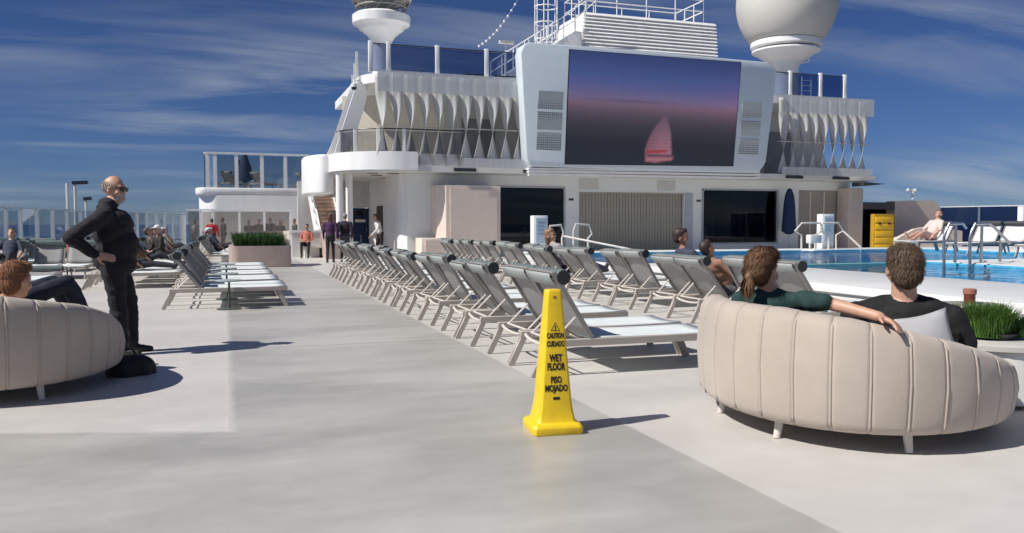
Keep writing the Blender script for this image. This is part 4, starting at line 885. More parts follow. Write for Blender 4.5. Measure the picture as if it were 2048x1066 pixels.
# low wall with built-in bench behind the planter
T = thing('corner_bench', 'white walled corner bench with grey seat right of the planter box', 'bench', (2.6, 33.6, 0))
xa, xb = yp(584, 480, 34).x, yp(641, 480, 34).x
MB().box((xa, 34.0, 0), (xb, 34.25, yp(610, 465, 34).z)).build('backrest', offw, T); MB().box((xa - .1, 33.97, yp(610, 465, 34).z), (xb + .05, 34.3, yp(610, 462, 34).z + .03)).build('coping', white, T)
MB().box((xa + .35, 33.4, .38), (xb - .02, 33.998, .46)).build('seat', offw, T, bevel=.02); MB().box((xa + .45, 33.55, 0), (xb - .1, 33.95, .378)).build('seat_base', greyw, T)
MB().box((xb + .002, 31.9, 0), (xb + .75, 34.3, .98)).build('side_wall', rosy, T)
def side_table(x, y, label, h=.46, r=.20, group='small round tables between the left loungers'):
    T = thing('side_table', label, 'side table', (x, y, 0), 0, group)
    m = mat('table_dark_green', (.07, .085, .08), .4)
    MB().lathe([(.19, 0), (.19, .012), (.17, .02), (.02, .026)], (x, y, 0), 24).build('base', m, T, smooth=True)
    MB().lathe([(.017, .02), (.017, h - .02)], (x, y, 0), 12).build('stem', m, T, smooth=True)
    MB().lathe([(r - .012, h - .022), (r, h - .012), (r, h), (r - .01, h + .004)], (x, y, 0), 28).build('table_top', mat('table_top_grey', (.36, .42, .42), .45), T, smooth=True)
side_table(.05, 13.62, 'small round pedestal table beside the first lounger of the left block')
for k in range(1, 4): side_table(.02, 13.62 + k * 1.86, 'small round pedestal table, %s from the standing man between left loungers' % ORD[k])
# black bag by the left sofa
m = MB()
def bagf(u, v):
    a = u * 2 * math.pi; t = v * math.pi / 2; rr = .20 * math.cos(t) ** .55 * (1 + .10 * math.sin(3 * a + 1) * math.cos(t) + .05 * math.sin(7 * a)); return (rr * math.cos(a) * 1.0, rr * .75 * math.sin(a), .17 * math.sin(t) ** .9 + .012 * math.sin(5 * a) * math.cos(t))
m.grid(bagf, 28, 12); T = thing('backpack', 'black backpack lying on the deck at the end of the left sofa', 'bag', (-.82, 7.98, 0))
m.build('bag_body', mat('black_nylon', (.010, .010, .013), .65, bump=.4, bscale=30), T, world=False, smooth='all')
MB().tube([(-.08, 0, .15), (-.05, .02, .22), (.03, .02, .23), (.07, 0, .15)], .014, 6).build('strap', darkm, T, world=False, smooth=True)
# round drum table with grass pot at the right edge
c = dp(1984, 690, 6.35); c = Vector((c.x, c.y, 0)); zt = dp(1990, 678, 6.25).z
T = thing('drum_table', 'white round table with pale legs behind the right sofa', 'table', (c.x, c.y, 0))
MB().lathe([(.46, zt - .06), (.49, zt - .045), (.49, zt - .01), (.475, zt)], c, 40).build('table_top', mat('pale_grey_top', (.50, .48, .45), .5), T, smooth=True)
MB().lathe([(.455, .03), (.455, zt - .061)], c, 40).build('drum_panel', offw, T, smooth=True)
for a_ in (200, 290, 20, 110): MB().beam((c.x + .478 * math.cos(R(a_)), c.y + .478 * math.sin(R(a_)), 0), (c.x + .478 * math.cos(R(a_)), c.y + .478 * math.sin(R(a_)), zt - .062), .04, .05).build('leg', taupe, T)
T = thing('grass_pot', 'bright green grass in a low pot on the white round table', 'plant', (c.x, c.y, zt)); cx, cy = c.x - .04, c.y - .02
MB().lathe([(.16, zt + .002), (.20, zt + .05), (.195, zt + .05), (.15, zt + .02)], (cx, cy, 0), 24).build('pot', darkm, T, smooth=True)
def disc(r_, ox=0, oy=0):
    def f(r): a, q = r.uniform(0, 6.28), r_ * math.sqrt(r.random()); return cx + ox + q * math.cos(a), cy + oy + q * math.sin(a)
    return f
fo = blades(disc(.17, -.05), 2600, .16, .29, .0045, .75, zt + .02, 5).build('grass', leaf, T); fo['kind'] = 'stuff'
fo = blades(disc(.12, .14, -.08), 1300, .08, .17, .006, .9, zt + .02, 6).build('dark_herb', leafd, T); fo['kind'] = 'stuff'
# small tray table with red cup behind
c = dp(1938, 640, 7.2); zt = dp(1936, 607, 7.2).z
T = thing('tray_table', 'dark low round tray table behind the grass pot', 'side table', (c.x, c.y, 0)); MB().lathe([(.27, zt - .03), (.28, zt - .015), (.27, zt)], (c.x, c.y, 0), 28).build('tray', taupe, T, smooth=True); MB().lathe([(.2, 0), (.2, .015), (.02, .02), (.02, zt - .03)], (c.x, c.y, 0), 20).build('stand', darkm, T, smooth=True)
T = thing('red_candle_cup', 'dusty red candle cup on the dark tray table', 'cup', (c.x, c.y, zt)); redg = mat('red_glass', (.16, .03, .02), .2); MB().lathe([(.042, .001), (.046, .01), (.046, .075), (.052, .085)], (c.x, c.y, zt), 20).build('cup_body', redg, T, smooth=True); MB().lathe([(.054, .086), (.054, .125), (.048, .13), (.001, .13)], (c.x, c.y, zt), 20).build('lid', mat('dusty_red', (.33, .13, .10), .6), T, smooth=True)

# ================================================================ PEOPLE
class Body:
    def __init__(s): s.p = []; s.mb = MB()
    def cap(s, p, r0, q, r1, m, flat=None):
        p, q = Vector(p), Vector(q); s.p.append(('c', p, q, r0, r1, m)); d = q - p; L_ = d.length; d = d / L_ if L_ > 1e-6 else Vector((0, 0, 1))
        pts = []; rs = []
        for a in (-85, -60, -30, 0): pts.append(p + d * r0 * math.sin(R(a))); rs.append(r0 * math.cos(R(a)))
        for a in (0.01, 30, 60, 85): pts.append(q + d * r1 * math.sin(R(a))); rs.append(r1 * math.cos(R(a)))
        s.mb.tube(pts, 1, 12, rs=rs); return s
    def ell(s, c, r, m, rot=None):
        c = Vector(c); M = rot or Matrix.Identity(3); s.p.append(('e', c, Vector(r), M, None, m)); nu, nv = 16, 10; vs = []; fs = []
        for j in range(1, nv):
            t = math.pi * j / nv
            for i in range(nu):
                a = 2 * math.pi * i / nu; vs.append(c + M @ Vector((r[0] * math.sin(t) * math.cos(a), r[1] * math.sin(t) * math.sin(a), r[2] * math.cos(t))))
        top, bot = len(vs), len(vs) + 1; vs += [c + M @ Vector((0, 0, r[2])), c - M @ Vector((0, 0, r[2]))]
        for j in range(nv - 2):
            for i in range(nu): k = (i + 1) % nu; fs.append((j * nu + i, (j + 1) * nu + i, (j + 1) * nu + k, j * nu + k))
        for i in range(nu): k = (i + 1) % nu; fs.append((top, i, k)); fs.append((bot, (nv - 2) * nu + k, (nv - 2) * nu + i))
        s.mb.add(vs, fs); return s
    def finish(s, name, mats, parent, voxel, smooth=3, wr=0.):
        me = bpy.data.meshes.new(name); me.from_pydata(s.mb.v, [], s.mb.f); o = bpy.data.objects.new(name, me); col.objects.link(o)
        md = o.modifiers.new('r', 'REMESH'); md.mode = 'VOXEL'; md.voxel_size = voxel
        if smooth: sm_ = o.modifiers.new('s', 'SMOOTH'); sm_.factor = .5; sm_.iterations = smooth
        bpy.context.view_layer.update(); nm = bpy.data.meshes.new_from_object(o.evaluated_get(bpy.context.evaluated_depsgraph_get())); o.modifiers.clear(); o.data = nm; bpy.data.meshes.remove(me)
        names = list(mats); nm.materials.clear()
        for k in names: nm.materials.append(mats[k])
        n = len(nm.polygons); ctr = np.empty(n * 3, np.float32); nm.polygons.foreach_get('center', ctr); ctr = ctr.reshape(-1, 3); best = np.full(n, 1e9); idx = np.zeros(n, np.int32)
        for pr in s.p:
            if pr[0] == 'c':
                _, p, q, r0, r1, m = pr; p, q = np.array(p), np.array(q); d = q - p; L2 = max(d @ d, 1e-9); t = np.clip((ctr - p) @ d / L2, 0, 1); D = np.linalg.norm(ctr - (p + t[:, None] * d), axis=1) - (r0 + (r1 - r0) * t)
            else:
                _, c, r, M, _n, m = pr; v = (ctr - np.array(c)) @ np.array(M); k = np.linalg.norm(v / np.array(r), axis=1); g2 = np.linalg.norm(v / np.array(r) ** 2, axis=1); D = k * (k - 1) / np.maximum(g2, 1e-6)
            b = D < best; best[b] = D[b]; idx[b] = names.index(m)
        nm.polygons.foreach_set('material_index', idx)
        if wr:
            cl_ = {names.index('top'), names.index('trousers')}; vsel = set()
            for p_ in nm.polygons:
                if idx[p_.index] in cl_: vsel.update(p_.vertices)
            nrm = [v.normal.copy() for v in nm.vertices]
            for i in vsel:
                c_ = nm.vertices[i].co; q_ = Vector((c_.x * 5 + c_.z * 3, c_.y * 5 - c_.z * 3, c_.z * 9)); nm.vertices[i].co = c_ + nrm[i] * wr * (mnoise.noise(q_) + .5 * mnoise.noise(q_ * 2.3))
        nm.shade_smooth(); nm.update(); o.parent = parent; return o
def V3(*a): return Vector(a)
def frame(f, u):
    f = Vector(f).normalized(); l_ = Vector(u).cross(f).normalized(); return Matrix((f, l_, f.cross(l_))).transposed()
def hand(B, w_, d, n, m, left, k=1., curl=.35, spread=.12):
    """wrist w_, direction d, palm normal n"""
    d, n = Vector(d).normalized(), Vector(n); n = (n - d * n.dot(d)).normalized(); s = d.cross(n) * (1 if left else -1)
    for j in (-.026, -.009, .009, .026): B.cap(w_ + d * .01 * k + s * j * .6 * k, .016 * k, w_ + d * .085 * k + s * j * k, .0135 * k, m)
    for j, ln in ((-.030, .062), (-.010, .076), (.010, .082), (.030, .072)):
        a = w_ + d * .088 * k + s * j * k; d1 = (d + s * j * spread * 30 * .1 + n * curl * .6).normalized(); d2 = (d + s * j * spread * 3 + n * curl * 1.8).normalized()
        b_ = a + d1 * ln * .52 * k; B.cap(a, .0100 * k, b_, .0090 * k, m); B.cap(b_, .0090 * k, b_ + d2 * ln * .48 * k, .0075 * k, m)
    t0 = w_ + d * .025 * k + s * .026 * k; t1 = t0 + (d * .6 + s * .75 + n * .3).normalized() * .045 * k; B.cap(t0, .015 * k, t1, .011 * k, m); B.cap(t1, .011 * k, t1 + (d * .9 + s * .25 + n * .35).normalized() * .034 * k, .009 * k, m)
def head(B, c, f, u, hair='short', k=1., beard=False):
    """c: centre of the head, f: where the face looks, u: up"""
    M = frame(f, u); P = lambda x, y, z: Vector(c) + M @ V3(x * k, y * k, z * k); E = lambda p, r, m: B.ell(P(*p), tuple(v * k for v in r), m, M)
    E((-.012, 0, .03), (.098, .078, .095), 'skin'); E((.028, 0, -.045), (.062, .056, .072), 'skin'); E((.06, 0, -.088), (.028, .032, .024), 'skin')
    E((.096, 0, -.012), (.017, .013, .024), 'skin'); E((.085, 0, .016), (.012, .010, .02), 'skin'); E((.082, 0, -.055), (.012, .026, .012), 'lip')
    E((.075, 0, .035), (.02, .055, .013), 'skin')
    for s in (-1, 1):
        E((-.008, s * .080, -.008), (.018, .011, .032), 'skin'); E((.083, s * .032, .012), (.010, .014, .008), 'eye'); E((.055, s * .042, -.03), (.03, .024, .03), 'skin')
    if beard: E((.045, 0, -.078), (.058, .058, .05), 'beard'); E((.088, 0, -.042), (.012, .032, .011), 'beard')
    if hair in ('short', 'pony', 'long', 'thin'):
        if hair == 'thin': E((-.035, 0, .030), (.080, .0815, .062), 'hair'); E((-.01, 0, .075), (.07, .06, .054), 'skin')
        else: E((-.026, 0, .045), (.096, .085, .092), 'hair'); E((-.055, 0, -.005), (.062, .076, .078), 'hair'); E((.03, 0, .095), (.055, .064, .036), 'hair')
    if hair == 'pony': E((-.128, .006, -.045), (.030, .028, .034), 'hair'); B.cap(P(-.128, .006, -.06), .027 * k, P(-.118, .012, -.155), .015 * k, 'hair')
    if hair == 'long': B.cap(P(-.06, .03, -.02), .062 * k, P(-.075, .03, -.16), .05 * k, 'hair'); B.cap(P(-.06, -.03, -.02), .062 * k, P(-.075, -.03, -.16), .05 * k, 'hair')
    if hair == 'cap': E((-.015, 0, .055), (.10, .086, .078), 'hat'); E((.10, 0, .045), (.06, .065, .010), 'hat'); E((-.06, 0, -.005), (.05, .072, .06), 'hair')
def arm(B, sh, el, wr, top, low, k=1., skin_low=False, fat=1.):
    B.cap(sh, .062 * k * fat, el, .048 * k * fat, top)
    el, wr = Vector(el), Vector(wr)
    if skin_low: B.cap(el, .040 * k, wr, .026 * k, 'skin')
    else: B.cap(el, .047 * k * fat, wr.lerp(el, .06), .034 * k * fat, low)
def leg(B, hp, kn, an, toe, k=1., m='trousers', fat=1., shoe='shoe', bare=False):
    hp, kn, an = Vector(hp), Vector(kn), Vector(an); toe = Vector(toe).normalized()
    B.cap(hp, .092 * k * fat, kn, .062 * k * fat, m); B.cap(kn, .060 * k * fat, kn.lerp(an, .35), .060 * k * fat, m if not bare else 'skin'); B.cap(kn.lerp(an, .35), .060 * k * fat, an, (.046 if not bare else .036) * k * fat, m if not bare else 'skin')
    dn = V3(0, 0, -1) if abs(toe.z) < .6 else (kn - an).normalized().cross(toe).cross(toe) * 0
    B.cap(an - toe * .045 * k + dn * .045 * k, .040 * k, an + toe * .10 * k + dn * .050 * k, .040 * k, shoe); B.cap(an + toe * .08 * k + dn * .052 * k, .041 * k, an + toe * .17 * k + dn * .058 * k, .032 * k, shoe); B.cap(an, .042 * k, an + toe * .04 * k + dn * .035 * k, .044 * k, shoe)
def torso(B, pel, neck, f, k=1., m='top', fat=1., hipm='trousers', belly=0.):
    pel, neck = Vector(pel), Vector(neck); u = (neck - pel).normalized(); M = frame(Vector(f) - u * Vector(f).dot(u), u); L_ = (neck - pel).length; P = lambda x, y, t: pel + M @ V3(x * k, y * k, t * L_)
    B.ell(P(-.02, 0, .0), (.125 * k * fat, .165 * k * fat, .125 * k), hipm, M); B.ell(P(.01 + belly * .6, 0, .24), ((.125 + belly) * k * fat, .158 * k * fat, .16 * k), m, M)
    B.ell(P(-.005, 0, .52), (.125 * k * fat, .170 * k * fat, .17 * k), m, M); B.ell(P(-.01, 0, .74), (.118 * k * fat, .178 * k * fat, .14 * k), m, M)
    B.cap(P(-.015, -.135, .875), .066 * k * fat, P(-.015, .135, .875), .066 * k * fat, m); B.cap(P(-.02, -.05, .94), .068 * k, P(-.02, .05, .94), .068 * k, m)
    return M
CLOTH = {}
def cloth(c, rough=.85):
    key = tuple(c)
    if key not in CLOTH: CLOTH[key] = mat('cloth_%d' % len(CLOTH), c, rough, var=.12, vscale=7, bump=.5, bscale=14)
    return CLOTH[key]
def mset(top, tr, hair, shoe=(.02, .02, .02), sk=None, hat=(.8, .8, .8), beard=(.45, .42, .40)):
    return {'skin': sk or skin, 'top': cloth(top), 'trousers': cloth(tr), 'hair': cloth(hair, .6), 'shoe': cloth(shoe, .5), 'eye': mat('eye_dark', (.02, .015, .012), .3), 'lip': mat('lips', (.36, .15, .12), .5), 'hat': cloth(hat), 'beard': cloth(beard)}
def person(label, loc, rz, builder, mats, voxel=.018, smooth=2, group=None, wr=0.):
    T = thing('person', label, 'person', loc, rz, group); T['_o'] = [0, 0, 0]
    B_ = Body(); builder(B_); B_.finish('body', mats, T, voxel, smooth, wr); return T
# --- pose templates, local frame: facing +x, left +y, ground z = 0
def standing(step=.0, lean=0., hair='short', k=1., fat=1., armsw=.1, bag=False, headdir=(1, 0, 0), bare_arm=False):
    def b(B):
        pel = V3(0, 0, .95 * k); neck = V3(.02 + lean, 0, 1.46 * k); torso(B, pel, neck, (1, 0, 0), k, fat=fat)
        B.cap(neck, .055 * k, neck + V3(.02, 0, .10 * k), .052 * k, 'skin'); head(B, neck + V3(.035 + lean * .2, 0, .19 * k), headdir, (0, 0, 1), hair, k)
        for s in (1, -1):
            sh = neck + V3(-.02, s * .175 * k * fat, -.06 * k); sw = s * armsw; el = sh + V3(sw * .6 - .03, s * .05, -.28 * k); wr = el + V3(sw * .9 + .06, -s * .0, -.25 * k); arm(B, sh, el, wr, 'top', 'top', k, bare_arm, fat); hand(B, wr, (wr - el), (0, -s, 0), 'skin', s > 0, k)
            hp = pel + V3(0, s * .09 * k, -.04); st = -s * step; kn = V3(.05 + st * .6, s * .095 * k, .5 * k); an = V3(st - .02, s * .10 * k, .085 * k); leg(B, hp, kn, an, (1, s * .15, 0), k)
    return b
def seated(seat=.45, back=12, hair='short', k=1., hands='lap', kneeup=0., fat=1., bare=False, headdir=(1, 0, 0), bare_arm=False):
    def b(B):
        a = R(back); u = V3(-math.sin(a), 0, math.cos(a)); pel = V3(0, 0, seat + .10 * k); neck = pel + u * .52 * k; torso(B, pel, neck, (math.cos(a), 0, math.sin(a)), k, fat=fat)
        B.cap(neck, .055 * k, neck + u * .09 * k + V3(.02, 0, 0), .05 * k, 'skin'); head(B, neck + V3(.03, 0, .18 * k), headdir, (0, 0, 1), hair, k)
        for s in (1, -1):
            hp = pel + V3(.03, s * .09 * k, -.02); kn = pel + V3(.42 * k, s * (.10 + .04), .02 + kneeup); an = V3(kn.x + .04, s * .13, .085 if kneeup == 0 else seat + .09); leg(B, hp, kn, an, (1, 0, 0), k, fat=fat, bare=bare)
            sh = neck - u * .06 * k + V3(0, s * .175 * k * fat, 0); el = sh + V3(.08, s * .07, -.27 * k); wr = kn + V3(-.14, -s * .03, .10); arm(B, sh, el, wr, 'top', 'top', k, bare_arm); hand(B, wr, wr - el, (0, 0, -1), 'skin', s > 0, k)
    return b
def reclined(back=55, hair='short', k=1., zs=.335, bare=False, bare_arm=True, kneeup=.0, phone=False, headdir=None):
    """lying on a lounger: local x along the lounger from its head end"""
    def b(B):
        a = R(back); d = V3(-math.cos(a), 0, math.sin(a)); n = V3(math.sin(a), 0, math.cos(a)); pel = V3(.68, 0, zs + .12 * k); neck = pel + d * .50 * k + n * .05; torso(B, pel, neck, n, k)
        B.cap(neck, .055 * k, neck + d * .09 * k + n * .03, .05 * k, 'skin'); head(B, neck + d * .16 * k + n * .05, headdir or (n + V3(.5, 0, .1)), d + V3(0, 0, .6), hair, k)
        for s in (1, -1):
            ku = kneeup * (1 if s > 0 else .75); hp = pel + V3(.03, s * .09 * k, -.02); kn = pel + V3((.42 - ku * .35) * k, s * .10, ku); an = V3(min(kn.x + .42 * k - ku * .3, 1.75), s * .11, zs + .075); leg(B, hp, kn, an, (.5, 0, .85) if ku < .1 else (1, 0, .1), k, bare=bare)
            sh = neck - d * .06 * k + V3(0, s * .175 * k, 0); el = sh - d * .22 * k + V3(.04, s * .09, -.02); wr = (pel + V3(.16, s * .07, .24)) if phone else (pel + V3(.14, s * .20, .02)); arm(B, sh, el, wr, 'top', 'top', k, bare_arm); hand(B, wr, wr - el, (0, 0, -1), 'skin', s > 0, k)
    return b

def hair(T, c, f, u, k, colr, style, n=2600, seed=1):
    M = frame(f, u); rnd = random.Random(seed); m = MB(); els = [((-.026, 0, .045), (.096, .085, .092)), ((-.055, 0, -.005), (.062, .076, .078)), ((.03, 0, .095), (.055, .064, .036))]
    if style == 'thin': els = [((-.035, 0, .030), (.080, .0815, .062))]
    tie = Vector((-.128, .006, -.045)); crown = Vector((-.06, .01, .135)); P = lambda v: Vector(c) + M @ (v * k)
    while len(m.f) < n * 2:
        ec, er = rnd.choice(els); a, z = rnd.uniform(0, 6.283), rnd.uniform(-1, 1); q = math.sqrt(1 - z * z); d = Vector((q * math.cos(a), q * math.sin(a), z)); p = Vector(ec) + Vector((d.x * er[0], d.y * er[1], d.z * er[2]))
        if any(o_ is not ec and sum(((p[i] - o_[i]) / r_[i]) ** 2 for i in range(3)) < .97 for o_, r_ in els): continue
        if p.x > .03 and p.z < .085: continue
        if style == 'thin' and p.z > .088: continue
        if p.z < -.07 and p.x > -.03: continue
        nn = Vector((d.x / er[0], d.y / er[1], d.z / er[2])).normalized()
        if style == 'pony': t = (tie - p); ln = rnd.uniform(.04, .07); lift = .10
        else: t = (p - crown) + Vector((rnd.uniform(-.03, .03), rnd.uniform(-.03, .03), -.03)); ln = rnd.uniform(.022, .042); lift = .16
        t = (t - nn * t.dot(nn)); t = t.normalized() if t.length > 1e-4 else Vector((0, 0, -1)); t = (t + Vector((rnd.uniform(-.16, .16), rnd.uniform(-.16, .16), rnd.uniform(-.16, .16))) * (.5 if style == 'pony' else 1)).normalized()
        sd_ = t.cross(nn).normalized() * .0016; q1 = p + t * ln * .5 + nn * ln * lift; q2 = p + t * ln + nn * ln * lift * (.9 if style != 'pony' else .2)
        m.add([P(p - sd_ - nn * .003), P(p + sd_ - nn * .003), P(q1 + sd_), P(q1 - sd_), P(q2)], [(0, 1, 2, 3), (3, 2, 4)])
    if style == 'pony':
        for _ in range(500):
            a = rnd.uniform(0, 6.283); r_ = .026 * math.sqrt(rnd.random()); p = tie + Vector((r_ * math.cos(a), r_ * math.sin(a), -.005)); q = p + Vector((.006 + rnd.uniform(-.012, .012), .004 + rnd.uniform(-.012, .012), -rnd.uniform(.07, .135))); mid = p.lerp(q, .5) + Vector((-.012 + r_ * math.cos(a) * .4, r_ * math.sin(a) * .5, 0)); sd_ = Vector((math.cos(a + 1), math.sin(a + 1), 0)) * .002
            m.add([P(p - sd_), P(p + sd_), P(mid + sd_), P(mid - sd_), P(q)], [(0, 1, 2, 3), (3, 2, 4)])
    o = m.build('hair', mat('hair_%s_%d' % (style, seed), colr, .8, var=.2, vscale=45, spec=.2), T, world=False); return o

# --- the standing man, hand on hip, facing right
def man(B):
    k = 1.02; u = V3(-.05, 0, 1); pel = V3(-.03, 0, .97); neck = V3(-.07, 0, 1.49)
    torso(B, pel, neck, (1, 0, 0), k, fat=1.38, belly=.01, hipm='top'); B.ell((.02, 0, 1.10), (.185, .215, .21), 'top'); B.ell((-.01, 0, 1.30), (.17, .225, .19), 'top'); B.ell((.0, 0, .93), (.185, .21, .14), 'top')
    B.ell((-.075, 0, 1.535), (.098, .112, .058), 'top'); B.ell((-.09, -.0, 1.50), (.10, .14, .06), 'top'); B.cap((-.15, -.08, 1.44), .05, (-.15, .08, 1.44), .05, 'top')      # hood
    B.cap(neck, .064, neck + V3(.04, 0, .09), .06, 'skin'); head(B, neck + V3(.055, 0, .185), (.93, -.36, -.06), (.02, 0, 1), 'thin', 1.10, beard=True)
    # right arm (toward the viewer): elbow back, hand on hip
    sh = neck + V3(-.02, -.225, -.085); el = V3(-.37, -.34, 1.20); wr = V3(-.15, -.30, 1.03); arm(B, sh, el, wr, 'top', 'top', 1.05, fat=1.35); B.cap(V3(-.22, -.30, 1.08), .04, wr, .031, 'skin'); hand(B, wr, (.95, .10, -.22), (0, .9, -.3), 'skin', False, 1.08, .15)
    sh = neck + V3(.0, .235, -.075); el = V3(-.12, .36, 1.20); wr = V3(.12, .27, 1.05); arm(B, sh, el, wr, 'top', 'top', 1.05, fat=1.15); hand(B, wr, (.8, -.4, -.3), (-.4, -.8, 0), 'skin', True, 1.05)
    for s, xo in ((1, .05), (-1, -.02)):
        leg(B, pel + V3(0, s * .10, -.05), V3(.03 + xo, s * .11, .52), V3(.05 + xo, s * .12, .085), (1, s * .2 - .1, 0), 1.02, fat=1.36)
mpos = gp(240, 708)
mt = mset((.012, .011, .014), (.012, .012, .016), (.30, .24, .20), (.012, .012, .013), skin, beard=(.42, .33, .29))
T = person('standing man in black jacket and sunglasses, hand on hip, behind the left sofa', (mpos.x + .0, mpos.y, 0), R(-2), man, mt, .0095, 3, wr=.014)
hc = V3(-.07, 0, 1.49) + V3(.055, 0, .185); M = frame((.93, -.36, -.06), (.02, 0, 1)); P = lambda x, y, z: hc + M @ V3(x * 1.1, y * 1.1, z * 1.1)
m = MB()
for s in (-1, 1):
    m.add([P(.106, s * .008, .028), P(.098, s * .062, .028), P(.094, s * .060, -.008), P(.102, s * .022, -.012)], [(0, 1, 2, 3)])
g_ = m.build('sunglasses', mat('sunglass_lens', (.01, .008, .008), .15), T, world=False, solid=.006)
m = MB(); m.tube([P(.104, -.012, .02), P(.108, 0, .022), P(.104, .012, .02)], .004, 6)
for s in (-1, 1): m.tube([P(.098, s * .062, .022), P(.05, s * .084, .018), P(-.01, s * .094, .008)], .004, 6)
m.build('glasses_frame', black, T, world=False)
hair(T, hc, (.93, -.36, -.06), (.02, 0, 1), 1.10, (.42, .36, .31), 'thin', 900, 3)

# --- the couple on the right sofa
fR = V3(.59, .81, 0).normalized(); lR = V3(-.81, .59, 0).normalized()
def seatman(B):
    k = 1.06; hd = dp(1808, 540, 5.08); nk = dp(1808, 602, 5.10); pel = nk + fR * .16 + V3(0, 0, -.42); pel.z = .53
    torso(B, pel, nk + V3(0, 0, -.02), fR, k, fat=1.38)
    B.cap(nk + V3(0, 0, -.03), .078, nk.lerp(hd, .6), .072, 'skin'); B.cap(nk + lR * .08 + V3(0, 0, -.02), .06, nk + lR * .22 + V3(0, 0, -.07), .07, 'top'); B.cap(nk - lR * .08 + V3(0, 0, -.02), .06, nk - lR * .22 + V3(0, 0, -.07), .07, 'top'); head(B, hd, fR + V3(-.12, .02, -.02), (0, 0, 1), 'short', 1.2)
    for s in (1, -1):
        sh = nk + lR * s * .27 + V3(0, 0, -.10); el = sh + lR * s * .11 + fR * .05 + V3(0, 0, -.27); wr = el + fR * .24 - lR * s * .08 + V3(0, 0, .02); B.cap(sh, .088, el, .07, 'top'); B.cap(sh, .09, sh.lerp(el, .6), .084, 'top'); B.cap(el, .05, wr, .032, 'skin'); hand(B, wr, wr - el, (0, 0, -1), 'skin', s > 0, k)
        hp = pel + lR * s * .10; kn = pel + fR * .44 + lR * s * .14 + V3(0, 0, .02); an = kn + fR * .06 + V3(0, 0, -.40); an.z = .14; leg(B, hp, kn, an, fR, k, fat=1.15)
T = person('seated man in black t-shirt with short brown hair on the right sofa', (0, 0, 0), 0, seatman, mset((.008, .008, .009), (.06, .07, .10), (.085, .055, .035), (.3, .3, .3), skin), .0095, 3, wr=.012)
hair(T, dp(1808, 540, 5.08), fR + V3(-.12, .02, -.02), (0, 0, 1), 1.2, (.11, .075, .05), 'short', 3600, 1)
def seatwoman(B):
    k = 1.0; hd = dp(1526, 541, 5.45); nk = dp(1540, 585, 5.47); f = V3(.86, .5, 0).normalized(); pel = nk + fR * .14 + V3(0, 0, -.44); pel.z = .52
    torso(B, pel, nk + V3(0, 0, -.01), fR, k, fat=1.08)
    B.cap(nk + V3(0, 0, -.02), .056, nk.lerp(hd, .6), .052, 'skin'); head(B, hd, (.93, .37, -.08), (0, 0, 1), 'pony', 1.12)
    sh = nk - lR * .19 + V3(0, 0, -.05); x, y = plR(64, -.09); el = dp(1648, 603, 5.0); x2, y2 = plR(93, -.06); wr = dp(1760, 633, 4.78)
    B.cap(sh, .066, el, .054, 'top'); B.cap(el - (el - sh) * .1, .045, wr, .029, 'skin'); hand(B, wr, (dp(1800, 652, 4.66) - wr), V3(0, 0, -1) - fR * .5, 'skin', False, 1.08, .42, .2)
    s = 1; sh = nk + lR * .19 + V3(0, 0, -.05); el = sh + fR * .16 + V3(0, 0, -.25); wr = el + fR * .24 - lR * .1; arm(B, sh, el, wr, 'top', 'top', k); hand(B, wr, wr - el, (0, 0, -1), 'skin', True, k)
    for s in (1, -1):
        hp = pel + lR * s * .09; kn = pel + fR * .42 + lR * s * .10; an = kn + fR * .05; an.z = .14; leg(B, hp, kn, an, fR, k)
T = person('seated woman in dark green top with ponytail, arm along the sofa back', (0, 0, 0), 0, seatwoman, mset((.014, .045, .042), (.05, .05, .06), (.14, .078, .045), (.3, .3, .3), skin), .0095, 3, wr=.012)

hair(T, dp(1526, 541, 5.45), (.93, .37, -.08), (0, 0, 1), 1.12, (.17, .095, .055), 'pony', 2600, 2)
# --- reclining person on the left sofa
def leftp(B):
    hd = dp(32, 562, 6.5); nk = dp(10, 612, 6.62); pel = V3(-2.05, 7.75, .53); f = V3(.35, .94, 0).normalized(); l_ = V3(-.94, .35, 0); torso(B, pel, nk, f + V3(0, 0, .3), 1.05, fat=1.1)
    B.cap(nk, .06, nk.lerp(hd, .6), .055, 'skin'); head(B, hd, f + V3(.25, 0, -.1), (0, 0, 1), 'short', 1.18)
    for s in (1, -1):
        sh = nk + l_ * s * .2 + V3(0, 0, -.06); el = sh + f * .12 + l_ * s * .08 + V3(0, 0, -.2); wr = el + f * .22 - l_ * s * .06 + V3(0, 0, .08); arm(B, sh, el, wr, 'top', 'top'); hand(B, wr, wr - el, (0, 0, -1), 'skin', s > 0)
        kn = dp(118 + s * -14, 566, 7.35 + s * .1); an = kn + f * .22 + V3(0.05, 0, -.42); an.z = max(an.z, .52); leg(B, pel + l_ * s * .1, kn, an, f, 1.05, fat=1.12)
T = person('reddish haired person in dark clothes reclining with raised knees on the left sofa', (0, 0, 0), 0, leftp, mset((.025, .010, .012), (.012, .016, .035), (.24, .115, .06), (.5, .5, .5), skin), .012, 3, wr=.012)

hair(T, dp(32, 562, 6.5), V3(.35, .94, 0).normalized() + V3(.25, 0, -.1), (0, 0, 1), 1.18, (.30, .15, .08), 'short', 2600, 4)
